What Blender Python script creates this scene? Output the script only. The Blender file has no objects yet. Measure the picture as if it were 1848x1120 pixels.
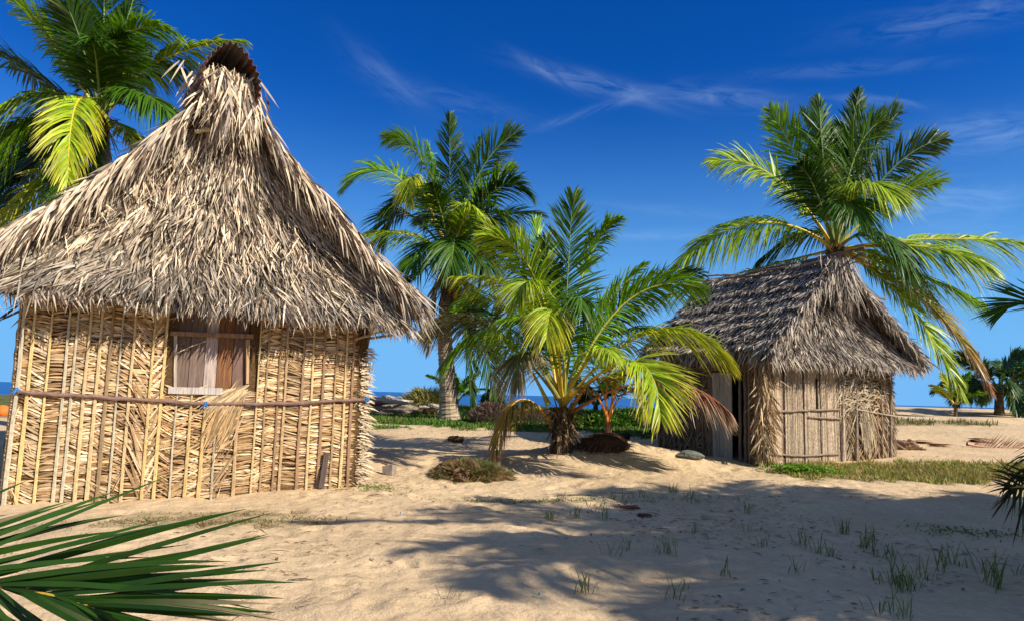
import bpy, math, random
import numpy as np
from mathutils import Vector, Matrix

C = bpy.context.scene.collection
scene = bpy.context.scene
R = math.radians
rng = np.random.default_rng(7)
random.seed(7)

# ---------------------------------------------------------------- camera
F = 1300.0; PW, PH = 1848, 1120
CAMZ = 1.6
PITCH = math.atan(152 / F); ROLL = R(1.5)
cam_d = bpy.data.cameras.new('camera'); cam = bpy.data.objects.new('camera', cam_d); C.objects.link(cam)
cam_d.lens = 36 * F / PW; cam_d.sensor_width = 36; cam_d.clip_end = 20000; cam_d.clip_start = .05
CM = Matrix.Translation((0, 0, CAMZ)) @ Matrix.Rotation(math.pi/2 + PITCH, 4, 'X') @ Matrix.Rotation(ROLL, 4, 'Z')
cam.matrix_world = CM
scene.camera = cam

# ---------------------------------------------------------------- sky and sun
SUN_EL = R(35); SUN_AZ = R(115.5)          # clockwise from +Y
sdir = Vector((math.sin(SUN_AZ)*math.cos(SUN_EL), math.cos(SUN_AZ)*math.cos(SUN_EL), math.sin(SUN_EL)))
sl = bpy.data.lights.new('sun', 'SUN'); sl.energy = 4.6; sl.angle = R(.53); sl.color = (1, .93, .80)
so = bpy.data.objects.new('sun', sl); C.objects.link(so); so.rotation_euler = (-sdir).to_track_quat('-Z', 'Y').to_euler()
so.location = (30, -20, 40)
world = bpy.data.worlds.new('World'); scene.world = world; world.use_nodes = True
wn, wl = world.node_tree.nodes, world.node_tree.links
wn.clear()
def N(tree, typ, **kw):
    n = tree.nodes.new(typ)
    for k, v in kw.items():
        if k == 'inp':
            for i, x in v.items(): n.inputs[i].default_value = x
        else: setattr(n, k, v)
    return n
wt = world.node_tree
def M(op, a, b=None, tree=wt, c=None):
    n = tree.nodes.new('ShaderNodeMath'); n.operation = op
    for i, x in enumerate((a, b, c)):
        if x is None: continue
        if isinstance(x, (int, float)): n.inputs[i].default_value = x
        else: tree.links.new(x, n.inputs[i])
    return n.outputs[0]
sky = N(wt, 'ShaderNodeTexSky', sky_type='NISHITA', sun_disc=False, sun_elevation=SUN_EL, sun_rotation=SUN_AZ,
        altitude=0, air_density=1.0, dust_density=0.0, ozone_density=3.0)
hs = N(wt, 'ShaderNodeHueSaturation', inp={'Saturation': 1.38, 'Value': 1.0, 'Hue': .503})
wl.new(sky.outputs[0], hs.inputs['Color'])
mulc = N(wt, 'ShaderNodeMix', data_type='RGBA', blend_type='MULTIPLY'); mulc.inputs[0].default_value = 1
wl.new(hs.outputs[0], mulc.inputs[6]); mulc.inputs[7].default_value = (.14, .50, .86, 1)
tc = N(wt, 'ShaderNodeTexCoord')
sep = N(wt, 'ShaderNodeSeparateXYZ'); wl.new(tc.outputs['Generated'], sep.inputs[0])
yy = M('MAXIMUM', sep.outputs[1], .05)
U = M('DIVIDE', sep.outputs[0], yy); V = M('DIVIDE', sep.outputs[2], yy)
def uv_of(px, py):
    d = CM.to_3x3() @ Vector(((px-PW/2)/F, -(py-PH/2)/F, -1)); return d.x/d.y, d.z/d.y
comb = N(wt, 'ShaderNodeCombineXYZ'); wl.new(U, comb.inputs[0]); wl.new(V, comb.inputs[1])
def wisp(px, py, ang, lx, ly, amt, bend=0., stretch=9):
    u0, v0 = uv_of(px, py); a = R(ang)
    du = M('SUBTRACT', U, u0); dv = M('SUBTRACT', V, v0)
    x = M('ADD', M('MULTIPLY', du, math.cos(a)), M('MULTIPLY', dv, math.sin(a)))
    y = M('SUBTRACT', M('MULTIPLY', dv, math.cos(a)), M('MULTIPLY', du, math.sin(a)))
    y = M('ADD', y, M('MULTIPLY', M('MULTIPLY', x, x), bend))
    xs = M('DIVIDE', x, lx/F); ys = M('DIVIDE', y, ly/F)
    cb = N(wt, 'ShaderNodeCombineXYZ'); wl.new(M('MULTIPLY', x, 6), cb.inputs[0]); wl.new(M('MULTIPLY', y, 6.*stretch/2), cb.inputs[1]); cb.inputs[2].default_value = px*.01
    nz = N(wt, 'ShaderNodeTexNoise', inp={'Scale': 1.6, 'Detail': 9., 'Roughness': .62, 'Distortion': .9}); wl.new(cb.outputs[0], nz.inputs['Vector'])
    g = M('EXPONENT', M('MULTIPLY', M('ADD', M('MULTIPLY', xs, xs), M('MULTIPLY', ys, ys)), -1.))
    nn = M('MAXIMUM', M('MULTIPLY', M('SUBTRACT', nz.outputs[0], .36), 3.), 0.)
    return M('MULTIPLY', M('MULTIPLY', g, nn), amt)
ws = [(1080, 152, -15, 130, 18, .25, .0), (1300, 176, -4, 120, 19, .27, 0.), (985, 128, -30, 60, 10, .22, 0.), (1070, 200, 20, 120, 8, .18, 0.),
      (690, 135, -40, 90, 22, .11, 0.), (820, 185, -14, 140, 24, .10, 0.), (1520, 125, 6, 150, 12, .2, 0.), (1740, 28, 12, 190, 30, .18, 0.), (1580, 182, -4, 90, 10, .2, 0.),
      (1790, 240, 8, 130, 34, .26, 0.), (1710, 365, 4, 120, 34, .30, 0.), (1180, 425, 3, 180, 9, .16, 0.), (1210, 380, -4, 130, 10, .1, 0.),(1800,430,3,160,20,.14,0.)]
tot = None
for w_ in ws:
    o = wisp(*w_); tot = o if tot is None else M('ADD', tot, o)
tot = M('MINIMUM', M('MULTIPLY', tot, .62), .7)
# unseen whitish cloud added overhead and behind the viewer to neutralise the fill light
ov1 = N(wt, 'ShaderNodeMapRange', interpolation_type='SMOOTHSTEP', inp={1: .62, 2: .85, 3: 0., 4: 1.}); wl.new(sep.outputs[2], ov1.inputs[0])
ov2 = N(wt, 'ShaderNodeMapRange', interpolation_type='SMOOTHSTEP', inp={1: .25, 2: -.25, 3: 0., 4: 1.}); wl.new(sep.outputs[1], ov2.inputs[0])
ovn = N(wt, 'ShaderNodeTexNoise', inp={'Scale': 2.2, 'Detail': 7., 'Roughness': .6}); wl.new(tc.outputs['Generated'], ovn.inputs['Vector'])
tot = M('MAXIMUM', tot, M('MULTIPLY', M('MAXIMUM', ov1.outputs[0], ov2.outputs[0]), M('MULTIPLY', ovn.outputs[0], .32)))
hz = N(wt, 'ShaderNodeMapRange', interpolation_type='SMOOTHERSTEP', inp={1: -.05, 2: .44, 3: 1., 4: 0.}); wl.new(sep.outputs[2], hz.inputs[0])
hzm = N(wt, 'ShaderNodeMix', data_type='RGBA'); wl.new(hz.outputs[0], hzm.inputs[0]); wl.new(mulc.outputs[2], hzm.inputs[6]); hzm.inputs[7].default_value = (1.3, 3.5, 6.6, 1)
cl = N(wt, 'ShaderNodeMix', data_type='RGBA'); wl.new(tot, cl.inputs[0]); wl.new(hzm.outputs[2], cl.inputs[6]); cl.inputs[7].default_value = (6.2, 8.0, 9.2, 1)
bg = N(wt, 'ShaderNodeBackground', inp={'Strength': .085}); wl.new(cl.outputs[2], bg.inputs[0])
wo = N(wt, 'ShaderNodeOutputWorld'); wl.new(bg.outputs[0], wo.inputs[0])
scene.view_settings.view_transform = 'Standard'; scene.view_settings.look = 'None'
scene.view_settings.exposure = .75; scene.view_settings.gamma = 1
scene.cycles.max_bounces = 6; scene.cycles.transparent_max_bounces = 8

# ---------------------------------------------------------------- helpers
def at(px, py, Y):
    d = CM.to_3x3() @ Vector(((px-PW/2)/F, -(py-PH/2)/F, -1)); return Vector((0, 0, CAMZ)) + d * (Y / d.y)
_h = np.random.default_rng(3).random((256, 256))
def vnoise(x, y):
    x = np.asarray(x, float); y = np.asarray(y, float)
    xi = np.floor(x).astype(int); yi = np.floor(y).astype(int); fx = x-xi; fy = y-yi
    fx = fx*fx*(3-2*fx); fy = fy*fy*(3-2*fy)
    g = lambda a, b: _h[a % 256, b % 256]
    return (g(xi, yi)*(1-fx)*(1-fy)+g(xi+1, yi)*fx*(1-fy)+g(xi, yi+1)*(1-fx)*fy+g(xi+1, yi+1)*fx*fy)*2-1
_fp = np.random.default_rng(11)
FOOT = np.stack([_fp.uniform(-5, 8, 620), _fp.uniform(4, 17, 620), _fp.uniform(.07, .16, 620), _fp.uniform(.01, .032, 620), _fp.uniform(0, 6.28, 620)], 1)
def Hs(x, y):
    """smooth terrain height"""
    x = np.asarray(x, float); y = np.asarray(y, float)
    a = np.interp(y, [-60, 0, 12.5, 15, 18, 21, 25, 30, 34, 42, 60, 140], [.4, 0, 0, .1, .28, .5, .70, .98, 1.0, .1, -1.6, -6])
    b = np.interp(y, [-60, 0, 12.5, 15, 18, 21, 25, 31, 37, 46, 66, 140], [.4, 0, 0, .06, .25, .40, .62, 1.12, 1.52, .8, -1.6, -6])
    k = np.clip((x-5)/6, 0, 1)
    z = a*(1-k)+b*k
    amp = np.clip((34-y)/10, 0.3, 1)
    z = z + .07*vnoise(x*.3+5, y*.3+9)*amp + .03*vnoise(x*.9, y*.9+40)*amp
    z = z + .46*np.exp(-((x-2.6)/1.7)**2-((y-16.4)/1.15)**2) + .12*np.exp(-((x-.9)/1.3)**2-((y-16)/1.0)**2)
    z = z + .10*np.exp(-((y-11.3-.12*(x-3)-.35*np.sin(x*.9))/.5)**2)*np.clip((x-.5)/1.5, 0, 1)*np.clip((9-x)/2, 0, 1)
    z = z + .16*np.exp(-((y-29-.06*x)/.8)**2)*np.clip((x-10)/3, 0, 1)*.8
    return z
def H(x, y):
    x = np.asarray(x, float); y = np.asarray(y, float)
    z = Hs(x, y)
    near = np.clip((22-y)/6, 0, 1)
    z = z + near*(.014*vnoise(x*3.1, y*3.1)+.008*vnoise(x*7.3+3, y*7.3))
    for fx, fy, fr, fd, fa in FOOT:
        m = (abs(x-fx) < .6) & (abs(y-fy) < .6)
        if not np.any(m): continue
        dx = x[m]-fx if x.ndim else x-fx; dy = y[m]-fy if x.ndim else y-fy
        u = (dx*math.cos(fa)+dy*math.sin(fa))/(fr*1.5); v = (-dx*math.sin(fa)+dy*math.cos(fa))/fr
        r2 = u*u+v*v
        dd = -fd*np.exp(-r2*1.4)+fd*.55*np.exp(-(np.sqrt(r2)-1.35)**2*5)
        if x.ndim: z[m] += dd
        else: z = z+dd
    return z
def gnd(px, py, it=40):
    Y = 10.
    d = CM.to_3x3() @ Vector(((px-PW/2)/F, -(py-PH/2)/F, -1)); d = d/d.y
    for Y in np.arange(4, 60, .05):
        p = Vector((0, 0, CAMZ))+d*Y
        if p.z <= float(Hs(p.x, p.y)): return Vector((p.x, p.y, float(Hs(p.x, p.y))))
    return p
def V3(*a): return np.array(a, float)
def nrm(a): return a/np.maximum(np.linalg.norm(a, axis=-1, keepdims=True), 1e-9)

class MB:
    def __init__(s): s.v = []; s.q = []; s.t = []; s.c = []; s.n = 0; s.qm = []; s.tm = []
    def add(s, v, q=None, t=None, col=(1, 1, 1), m=0):
        v = np.asarray(v, float).reshape(-1, 3)
        c = np.asarray(col, float)
        if c.ndim == 1: c = np.tile(c, (len(v), 1))
        s.v.append(v); s.c.append(c)
        if q is not None and len(q): q = np.asarray(q, int).reshape(-1, 4); s.q.append(q+s.n); s.qm.append(np.full(len(q), m))
        if t is not None and len(t): t = np.asarray(t, int).reshape(-1, 3); s.t.append(t+s.n); s.tm.append(np.full(len(t), m))
        s.n += len(v)
    def build(s, name, mats, parent=None, loc=None, smooth=False):
        v = np.concatenate(s.v); c = np.concatenate(s.c)
        off = np.array(loc if loc is not None else ((parent_loc(parent)) if parent else (0, 0, 0)), float)
        v = v-off
        q = np.concatenate(s.q) if s.q else np.zeros((0, 4), int); t = np.concatenate(s.t) if s.t else np.zeros((0, 3), int)
        me = bpy.data.meshes.new(name)
        me.vertices.add(len(v)); me.vertices.foreach_set('co', v.ravel().astype(np.float32))
        loops = np.concatenate([q.ravel(), t.ravel()]).astype(np.int32)
        me.loops.add(len(loops)); me.loops.foreach_set('vertex_index', loops)
        tot = np.concatenate([np.full(len(q), 4), np.full(len(t), 3)]).astype(np.int32)
        st = np.concatenate([[0], np.cumsum(tot)[:-1]]).astype(np.int32) if len(tot) else tot
        me.polygons.add(len(tot)); me.polygons.foreach_set('loop_start', st)
        mi = np.concatenate((s.qm+s.tm)).astype(np.int32) if (s.qm or s.tm) else None
        me.update(calc_edges=True)
        if mi is not None and mi.any(): me.polygons.foreach_set('material_index', mi)
        me.polygons.foreach_set('use_smooth', np.full(len(tot), bool(smooth)))
        ca = me.attributes.new('Col', 'FLOAT_COLOR', 'POINT')
        ca.data.foreach_set('color', np.concatenate([c[:, :3], np.ones((len(c), 1))], 1).ravel().astype(np.float32))
        for m in (mats if isinstance(mats, (list, tuple)) else [mats]): me.materials.append(m)
        me.validate(); me.update()
        o = bpy.data.objects.new(name, me); C.objects.link(o)
        if parent: o.parent = parent
        if loc is not None and not parent: o.location = loc
        return o
def parent_loc(o):
    p = Vector((0, 0, 0))
    while o is not None: p = p + o.location; o = o.parent
    return p
def tag(o, label=None, cat=None, group=None, kind=None):
    if label: o['label'] = label
    if cat: o['category'] = cat
    if group: o['group'] = group
    if kind: o['kind'] = kind
    return o
def empty(name, loc, label, cat, group=None):
    o = bpy.data.objects.new(name, None); C.objects.link(o); o.location = loc; o.empty_display_size = .3
    return tag(o, label, cat, group)
def copy_tree(o, parent=None):
    c = o.copy(); C.objects.link(c); c.parent = parent
    for ch in list(o.children): copy_tree(ch, c)
    return c

def strips(mb, P, D, W, L, w, g=0., c1=(1, 1, 1), c2=None, nseg=3, prof=None, m=0, wave=None, fold=0.):
    """n tapered leaf strips: P start, D direction, W width direction, L length, w width, g sag"""
    P = np.atleast_2d(P); n = len(P)
    D = nrm(np.broadcast_to(D, (n, 3))); W = nrm(np.broadcast_to(W, (n, 3)))
    L = np.broadcast_to(L, (n,)); w = np.broadcast_to(w, (n,)); g = np.broadcast_to(g, (n,))
    s = np.linspace(0, 1, nseg+1)
    if prof is None: pr = np.interp(s, [0, .15, .5, .8, 1], [.55, .95, 1, .62, .04])
    else: pr = np.interp(s, np.linspace(0, 1, len(prof)), prof)
    ctr = P[:, None]+D[:, None]*L[:, None, None]*s[None, :, None]
    ctr[..., 2] -= (g*L)[:, None]*s[None]**2
    if wave is not None: ctr = ctr + wave[:, None]*(s[None, :, None]**2)
    hw = (w[:, None]*pr[None])[..., None]*.5
    if fold:
        Nf = nrm(np.cross(D, W))[:, None]; mid = ctr+Nf*hw*fold
        v = np.stack([ctr-W[:, None]*hw, mid, ctr+W[:, None]*hw], 2).reshape(n, -1, 3)
        base = np.arange(n)[:, None]*3*(nseg+1); k = np.arange(nseg)[None]*3+base
        q = np.concatenate([np.stack([k, k+1, k+4, k+3], -1).reshape(-1, 4), np.stack([k+1, k+2, k+5, k+4], -1).reshape(-1, 4)])
        c1 = np.broadcast_to(np.asarray(c1, float), (n, 3)); c2 = c1 if c2 is None else np.broadcast_to(np.asarray(c2, float), (n, 3))
        sc = (s**2.2)[None, :, None]; col = c1[:, None]*(1-sc)+c2[:, None]*sc
        mb.add(v.reshape(-1, 3), q, col=np.repeat(col[:, :, None], 3, 2).reshape(-1, 3), m=m); return
    v = np.stack([ctr-W[:, None]*hw, ctr+W[:, None]*hw], 2).reshape(n, -1, 3)
    base = np.arange(n)[:, None]*2*(nseg+1)
    k = np.arange(nseg)[None]*2+base
    q = np.stack([k, k+1, k+3, k+2], -1).reshape(-1, 4)
    c1 = np.broadcast_to(np.asarray(c1, float), (n, 3)); c2 = c1 if c2 is None else np.broadcast_to(np.asarray(c2, float), (n, 3))
    sc = (s**2.2)[None, :, None]
    col = c1[:, None]*(1-sc)+c2[:, None]*sc
    col = np.repeat(col[:, :, None], 2, 2).reshape(-1, 3)
    mb.add(v.reshape(-1, 3), q, col=col, m=m)
def tube(mb, pts, rad, col, sides=6, m=0, bump=0., cols=None, cap=True):
    pts = np.asarray([tuple(p) for p in pts], float); n = len(pts); rad = np.broadcast_to(np.asarray(rad, float), (n,))
    T = nrm(np.gradient(pts, axis=0)); ref = V3(0, 0, 1) if abs(T[n//2][2]) < .8 else V3(0, 1, 0)
    A = nrm(np.cross(T, ref)); B = np.cross(T, A)
    a = np.linspace(0, 2*math.pi, sides, endpoint=False)
    rr = rad[:, None]*(1+bump*(rng.random((n, sides))*2-1))
    v = pts[:, None]+rr[..., None]*(np.cos(a)[None, :, None]*A[:, None]+np.sin(a)[None, :, None]*B[:, None])
    i = np.arange(n-1)[:, None]*sides; j = np.arange(sides)[None]; j2 = (j+1) % sides
    q = np.stack([i+j, i+j2, i+sides+j2, i+sides+j], -1).reshape(-1, 4)
    cc = np.asarray(col, float)
    if cols is not None: cc = np.repeat(np.asarray(cols), sides, 0)
    vv = v.reshape(-1, 3); t = None
    if cap:
        vv = np.concatenate([vv, pts[:1], pts[-1:]]); nn = n*sides
        jj = np.arange(sides); k2 = (jj+1) % sides
        t = np.concatenate([np.stack([np.full(sides, nn), k2, jj], 1), np.stack([np.full(sides, nn+1), (n-1)*sides+jj, (n-1)*sides+k2], 1)])
        if cc.ndim == 2: cc = np.concatenate([cc, cc[:1], cc[-1:]])
    mb.add(vv, q, t, cc, m)
def obox(mb, c, ax, ay, az, col, m=0, rough=0.):
    """box from centre and three half-axis vectors"""
    c, ax, ay, az = [np.array(x, float) for x in (c, ax, ay, az)]
    v = [c+sx*ax+sy*ay+sz*az for sz in (-1, 1) for sy in (-1, 1) for sx in (-1, 1)]
    v = np.array(v)+rng.normal(0, 1, (8, 3))*rough
    mb.add(v, [(0, 2, 3, 1), (4, 5, 7, 6), (0, 1, 5, 4), (2, 6, 7, 3), (0, 4, 6, 2), (1, 3, 7, 5)], col=col, m=m)
def blob(mb, c, r, col, seed=0, seg=14, rings=9, amp=.2, freq=1.5):
    c = np.array(c, float); th = np.linspace(0, math.pi, rings+1)[:, None]; ph = np.linspace(0, 2*math.pi, seg, endpoint=False)[None]
    x = np.sin(th)*np.cos(ph); y = np.sin(th)*np.sin(ph); z = np.cos(th)*np.ones_like(ph)
    d = 1+amp*vnoise(x*freq+seed*7.1+z*2, y*freq+seed*3.3+z*1.7)
    v = np.stack([x*d*r[0], y*d*r[1], z*d*r[2]], -1)+c
    i = np.arange(rings)[:, None]*seg; j = np.arange(seg)[None]; j2 = (j+1) % seg
    q = np.stack([i+j, i+seg+j, i+seg+j2, i+j2], -1).reshape(-1, 4)
    mb.add(v.reshape(-1, 3), q, col=col)

# ---------------------------------------------------------------- materials
def mat(name, rough=.8, transl=0., nscale=20., namt=.35, stretch=(1, 1, 1), bump=0., bscale=None, spec=.3, base=None, metallic=0., sheen=0., detail=5.):
    m = bpy.data.materials.new(name); m.use_nodes = True; t = m.node_tree; t.nodes.clear(); L = t.links
    b = N(t, 'ShaderNodeBsdfPrincipled', inp={'Roughness': rough, 'Specular IOR Level': spec, 'Metallic': metallic})
    tcn = N(t, 'ShaderNodeTexCoord'); mp = N(t, 'ShaderNodeMapping'); mp.inputs['Scale'].default_value = stretch
    L.new(tcn.outputs['Object'], mp.inputs[0])
    nz = N(t, 'ShaderNodeTexNoise', inp={'Scale': nscale, 'Detail': detail, 'Roughness': .6}); L.new(mp.outputs[0], nz.inputs['Vector'])
    at_ = N(t, 'ShaderNodeAttribute', attribute_name='Col')
    mr = N(t, 'ShaderNodeMapRange', inp={1: .25, 2: .75, 3: 1-namt, 4: 1+namt}); L.new(nz.outputs[0], mr.inputs[0])
    mx = N(t, 'ShaderNodeVectorMath', operation='SCALE'); L.new(mr.outputs[0], mx.inputs['Scale'])
    if base is None: L.new(at_.outputs['Color'], mx.inputs[0])
    else: mx.inputs[0].default_value = base
    L.new(mx.outputs[0], b.inputs['Base Color'])
    if bump:
        n2 = N(t, 'ShaderNodeTexNoise', inp={'Scale': bscale or nscale, 'Detail': 6.}); L.new(mp.outputs[0], n2.inputs['Vector'])
        bp = N(t, 'ShaderNodeBump', inp={'Strength': 1., 'Distance': bump}); L.new(n2.outputs[0], bp.inputs['Height']); L.new(bp.outputs[0], b.inputs['Normal'])
    out = N(t, 'ShaderNodeOutputMaterial')
    if transl:
        tr = N(t, 'ShaderNodeBsdfTranslucent'); L.new(mx.outputs[0], tr.inputs[0])
        ms = N(t, 'ShaderNodeMixShader'); ms.inputs[0].default_value = transl
        L.new(b.outputs[0], ms.inputs[1]); L.new(tr.outputs[0], ms.inputs[2]); L.new(ms.outputs[0], out.inputs[0])
    else: L.new(b.outputs[0], out.inputs[0])
    return m
m_leaf = mat('palm_leaf', rough=.42, transl=.30, nscale=6, namt=.25, spec=.3)
m_rib = mat('palm_midrib', rough=.5, nscale=12, namt=.15, spec=.4)
m_dry = mat('dry_leaf', rough=.75, transl=.12, nscale=25, namt=.25, spec=.2)
m_thatch = mat('thatch_leaf', rough=.85, transl=.05, nscale=9, namt=.28, spec=.12)
m_core = mat('thatch_core', rough=1, nscale=30, namt=.5, spec=0, bump=.02)
m_wood = mat('weathered_wood', rough=.85, nscale=3, namt=.5, stretch=(14, 14, 1), spec=.15, bump=.004, bscale=5)
m_pole = mat('pole_wood', rough=.8, nscale=18, namt=.3, spec=.2, bump=.004, bscale=40)
m_bark = mat('palm_bark', rough=.9, nscale=5, namt=.35, stretch=(1, 1, 5), spec=.1, bump=.015, bscale=8)
m_fibre = mat('palm_fibre', rough=1, nscale=30, namt=.5, spec=.0, bump=.01)
m_grass = mat('grass_blade', rough=.6, transl=.3, nscale=3, namt=.2, spec=.25)
m_stone = mat('stone', rough=.9, nscale=8, namt=.3, spec=.15, bump=.02)
m_cloth = mat('twine', rough=.6, nscale=30, namt=.1)
m_rust = mat('rusty_metal', rough=.6, nscale=5, namt=.4, spec=.35, bump=.003)
m_cane = mat('cane_sheath', rough=.8, nscale=7, namt=.75, stretch=(6, 6, 2.6), spec=.15, bump=.006, bscale=10, detail=8)

# sand
ms_ = bpy.data.materials.new('sand'); ms_.use_nodes = True; t = ms_.node_tree; t.nodes.clear(); L = t.links
b = N(t, 'ShaderNodeBsdfPrincipled', inp={'Roughness': .95, 'Specular IOR Level': .1})
tcn = N(t, 'ShaderNodeTexCoord')
n1 = N(t, 'ShaderNodeTexNoise', inp={'Scale': .55, 'Detail': 6., 'Roughness': .6}); L.new(tcn.outputs['Object'], n1.inputs['Vector'])
cr = N(t, 'ShaderNodeValToRGB'); cr.color_ramp.elements[0].position = .3; cr.color_ramp.elements[1].position = .7
cr.color_ramp.elements[0].color = (.48, .345, .20, 1); cr.color_ramp.elements[1].color = (.64, .465, .28, 1); L.new(n1.outputs[0], cr.inputs[0])
n2 = N(t, 'ShaderNodeTexNoise', inp={'Scale': 11., 'Detail': 7., 'Roughness': .7}); L.new(tcn.outputs['Object'], n2.inputs['Vector'])
r2 = N(t, 'ShaderNodeMapRange', inp={1: .3, 2: .7, 3: .86, 4: 1.12}); L.new(n2.outputs[0], r2.inputs[0])
sc_ = N(t, 'ShaderNodeVectorMath', operation='SCALE'); L.new(cr.outputs[0], sc_.inputs[0]); L.new(r2.outputs[0], sc_.inputs['Scale'])
n3 = N(t, 'ShaderNodeTexNoise', inp={'Scale': 34., 'Detail': 3., 'Roughness': .6}); L.new(tcn.outputs['Object'], n3.inputs['Vector'])
sp = N(t, 'ShaderNodeMapRange', inp={1: .66, 2: .72, 3: 0, 4: .7}); L.new(n3.outputs[0], sp.inputs[0])
n4 = N(t, 'ShaderNodeTexNoise', inp={'Scale': .8, 'Detail': 3.}); L.new(tcn.outputs['Object'], n4.inputs['Vector'])
sp4 = N(t, 'ShaderNodeMapRange', inp={1: .45, 2: .65, 3: .15, 4: 1}); L.new(n4.outputs[0], sp4.inputs[0])
spm = N(t, 'ShaderNodeMath', operation='MULTIPLY'); L.new(sp.outputs[0], spm.inputs[0]); L.new(sp4.outputs[0], spm.inputs[1])
mx1 = N(t, 'ShaderNodeMix', data_type='RGBA'); L.new(spm.outputs[0], mx1.inputs[0]); L.new(sc_.outputs[0], mx1.inputs[6]); mx1.inputs[7].default_value = (.13, .075, .04, 1)
at_ = N(t, 'ShaderNodeAttribute', attribute_name='Col'); sx = N(t, 'ShaderNodeSeparateColor'); L.new(at_.outputs['Color'], sx.inputs[0])
n5 = N(t, 'ShaderNodeTexNoise', inp={'Scale': 5., 'Detail': 5.}); L.new(tcn.outputs['Object'], n5.inputs['Vector'])
cr5 = N(t, 'ShaderNodeValToRGB'); cr5.color_ramp.elements[0].position = .35; cr5.color_ramp.elements[1].position = .65
cr5.color_ramp.elements[0].color = (.05, .09, .015, 1); cr5.color_ramp.elements[1].color = (.16, .13, .05, 1); L.new(n5.outputs[0], cr5.inputs[0])
mx2 = N(t, 'ShaderNodeMix', data_type='RGBA'); L.new(sx.outputs[0], mx2.inputs[0]); L.new(mx1.outputs[2], mx2.inputs[6]); L.new(cr5.outputs[0], mx2.inputs[7])
L.new(mx2.outputs[2], b.inputs['Base Color'])
n6 = N(t, 'ShaderNodeTexNoise', inp={'Scale': 3.2, 'Detail': 8., 'Roughness': .62}); L.new(tcn.outputs['Object'], n6.inputs['Vector'])
n7 = N(t, 'ShaderNodeTexNoise', inp={'Scale': 60., 'Detail': 3., 'Roughness': .7}); L.new(tcn.outputs['Object'], n7.inputs['Vector'])
ad = N(t, 'ShaderNodeMath', operation='MULTIPLY_ADD'); L.new(n7.outputs[0], ad.inputs[0]); ad.inputs[1].default_value = .12; L.new(n6.outputs[0], ad.inputs[2])
bp = N(t, 'ShaderNodeBump', inp={'Strength': .9, 'Distance': .09}); L.new(ad.outputs[0], bp.inputs['Height']); L.new(bp.outputs[0], b.inputs['Normal'])
o_ = N(t, 'ShaderNodeOutputMaterial'); L.new(b.outputs[0], o_.inputs[0])
m_sand = ms_
# sea
mw = bpy.data.materials.new('sea_water'); mw.use_nodes = True; t = mw.node_tree; L = t.links; b = t.nodes['Principled BSDF']
b.inputs['Roughness'].default_value = .35; b.inputs['Specular IOR Level'].default_value = .2
tcn = N(t, 'ShaderNodeTexCoord'); mp = N(t, 'ShaderNodeMapping'); mp.inputs['Scale'].default_value = (.03, .12, 1); L.new(tcn.outputs['Object'], mp.inputs[0])
nz = N(t, 'ShaderNodeTexNoise', inp={'Scale': 3., 'Detail': 8.}); L.new(mp.outputs[0], nz.inputs['Vector'])
cr = N(t, 'ShaderNodeValToRGB'); cr.color_ramp.elements[0].position = .35; cr.color_ramp.elements[1].position = .7
cr.color_ramp.elements[0].color = (.004, .05, .20, 1); cr.color_ramp.elements[1].color = (.012, .12, .34, 1); L.new(nz.outputs[0], cr.inputs[0]); L.new(cr.outputs[0], b.inputs['Base Color'])
bp = N(t, 'ShaderNodeBump', inp={'Strength': .6, 'Distance': .5}); L.new(nz.outputs[0], bp.inputs['Height']); L.new(bp.outputs[0], b.inputs['Normal'])
m_sea = mw

# ---------------------------------------------------------------- ground and sea
def axis(spec):
    out = []
    for a, b_, st in spec: out.append(np.arange(a, b_, st))
    return np.concatenate(out+[[spec[-1][1]]])
gx = axis([(-3000, -300, 300), (-300, -60, 30), (-60, -14, 2.), (-14, -6, .25), (-6, 9, .05), (9, 18, .2), (18, 60, 2.), (60, 300, 30), (300, 3000, 300)])
gy = axis([(-3000, -300, 300), (-300, -40, 20), (-40, 3, 1.), (3, 4.6, .2), (4.6, 13, .045), (13, 20, .09), (20, 40, .25), (40, 80, 2.), (80, 140, 20)])
X, Y = np.meshgrid(gx, gy); Z = H(X, Y)
def turf_mask(x, y):
    g = np.zeros_like(x)
    n = vnoise(x*.9+2, y*.9)*.5+vnoise(x*2.7, y*2.7)*.35+vnoise(x*6, y*6)*.25
    g = np.maximum(g, np.clip((y-21.3+n*1.6-.25*np.abs(x+1)*(x > 2)*.0)/.6, 0, 1)*np.clip((36-y)/3, 0, 1)*np.clip((7.5-x)/1.5, 0, 1))
    d = np.hypot((x-10.4)/4.6, (y-15.9-.12*(x-9))/1.75)
    g = np.maximum(g, np.clip((1.05-d+n*.5)*2.2, 0, 1)*.8)
    d = np.hypot((x-15)/4.5, (y-28.5)/1.5); g = np.maximum(g, np.clip((.9-d+n*.6)*2, 0, 1)*.7)
    d = np.hypot((x+3.9)/2.6, (y-8.9-.30*(x+4))/.9); g = np.maximum(g, np.clip((.85-d+n*.9)*1.6, 0, 1)*.5)
    return np.clip(g, 0, 1)
TM = turf_mask(X, Y)
mb = MB(); ny, nx = X.shape
i = (np.arange(ny-1)[:, None]*nx); j = np.arange(nx-1)[None]
q = np.stack([i+j, i+j+1, i+nx+j+1, i+nx+j], -1).reshape(-1, 4)
mb.add(np.stack([X, Y, Z], -1).reshape(-1, 3), q, col=np.stack([TM]*3, -1).reshape(-1, 3))
tag(mb.build('sand_ground', m_sand, smooth=True), kind='structure')
mb = MB(); mb.add([(-9000, 44, -1.2), (9000, 44, -1.2), (9000, 16000, -1.2), (-9000, 16000, -1.2)], [(0, 1, 2, 3)])
tag(mb.build('sea', m_sea), kind='structure')

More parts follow.
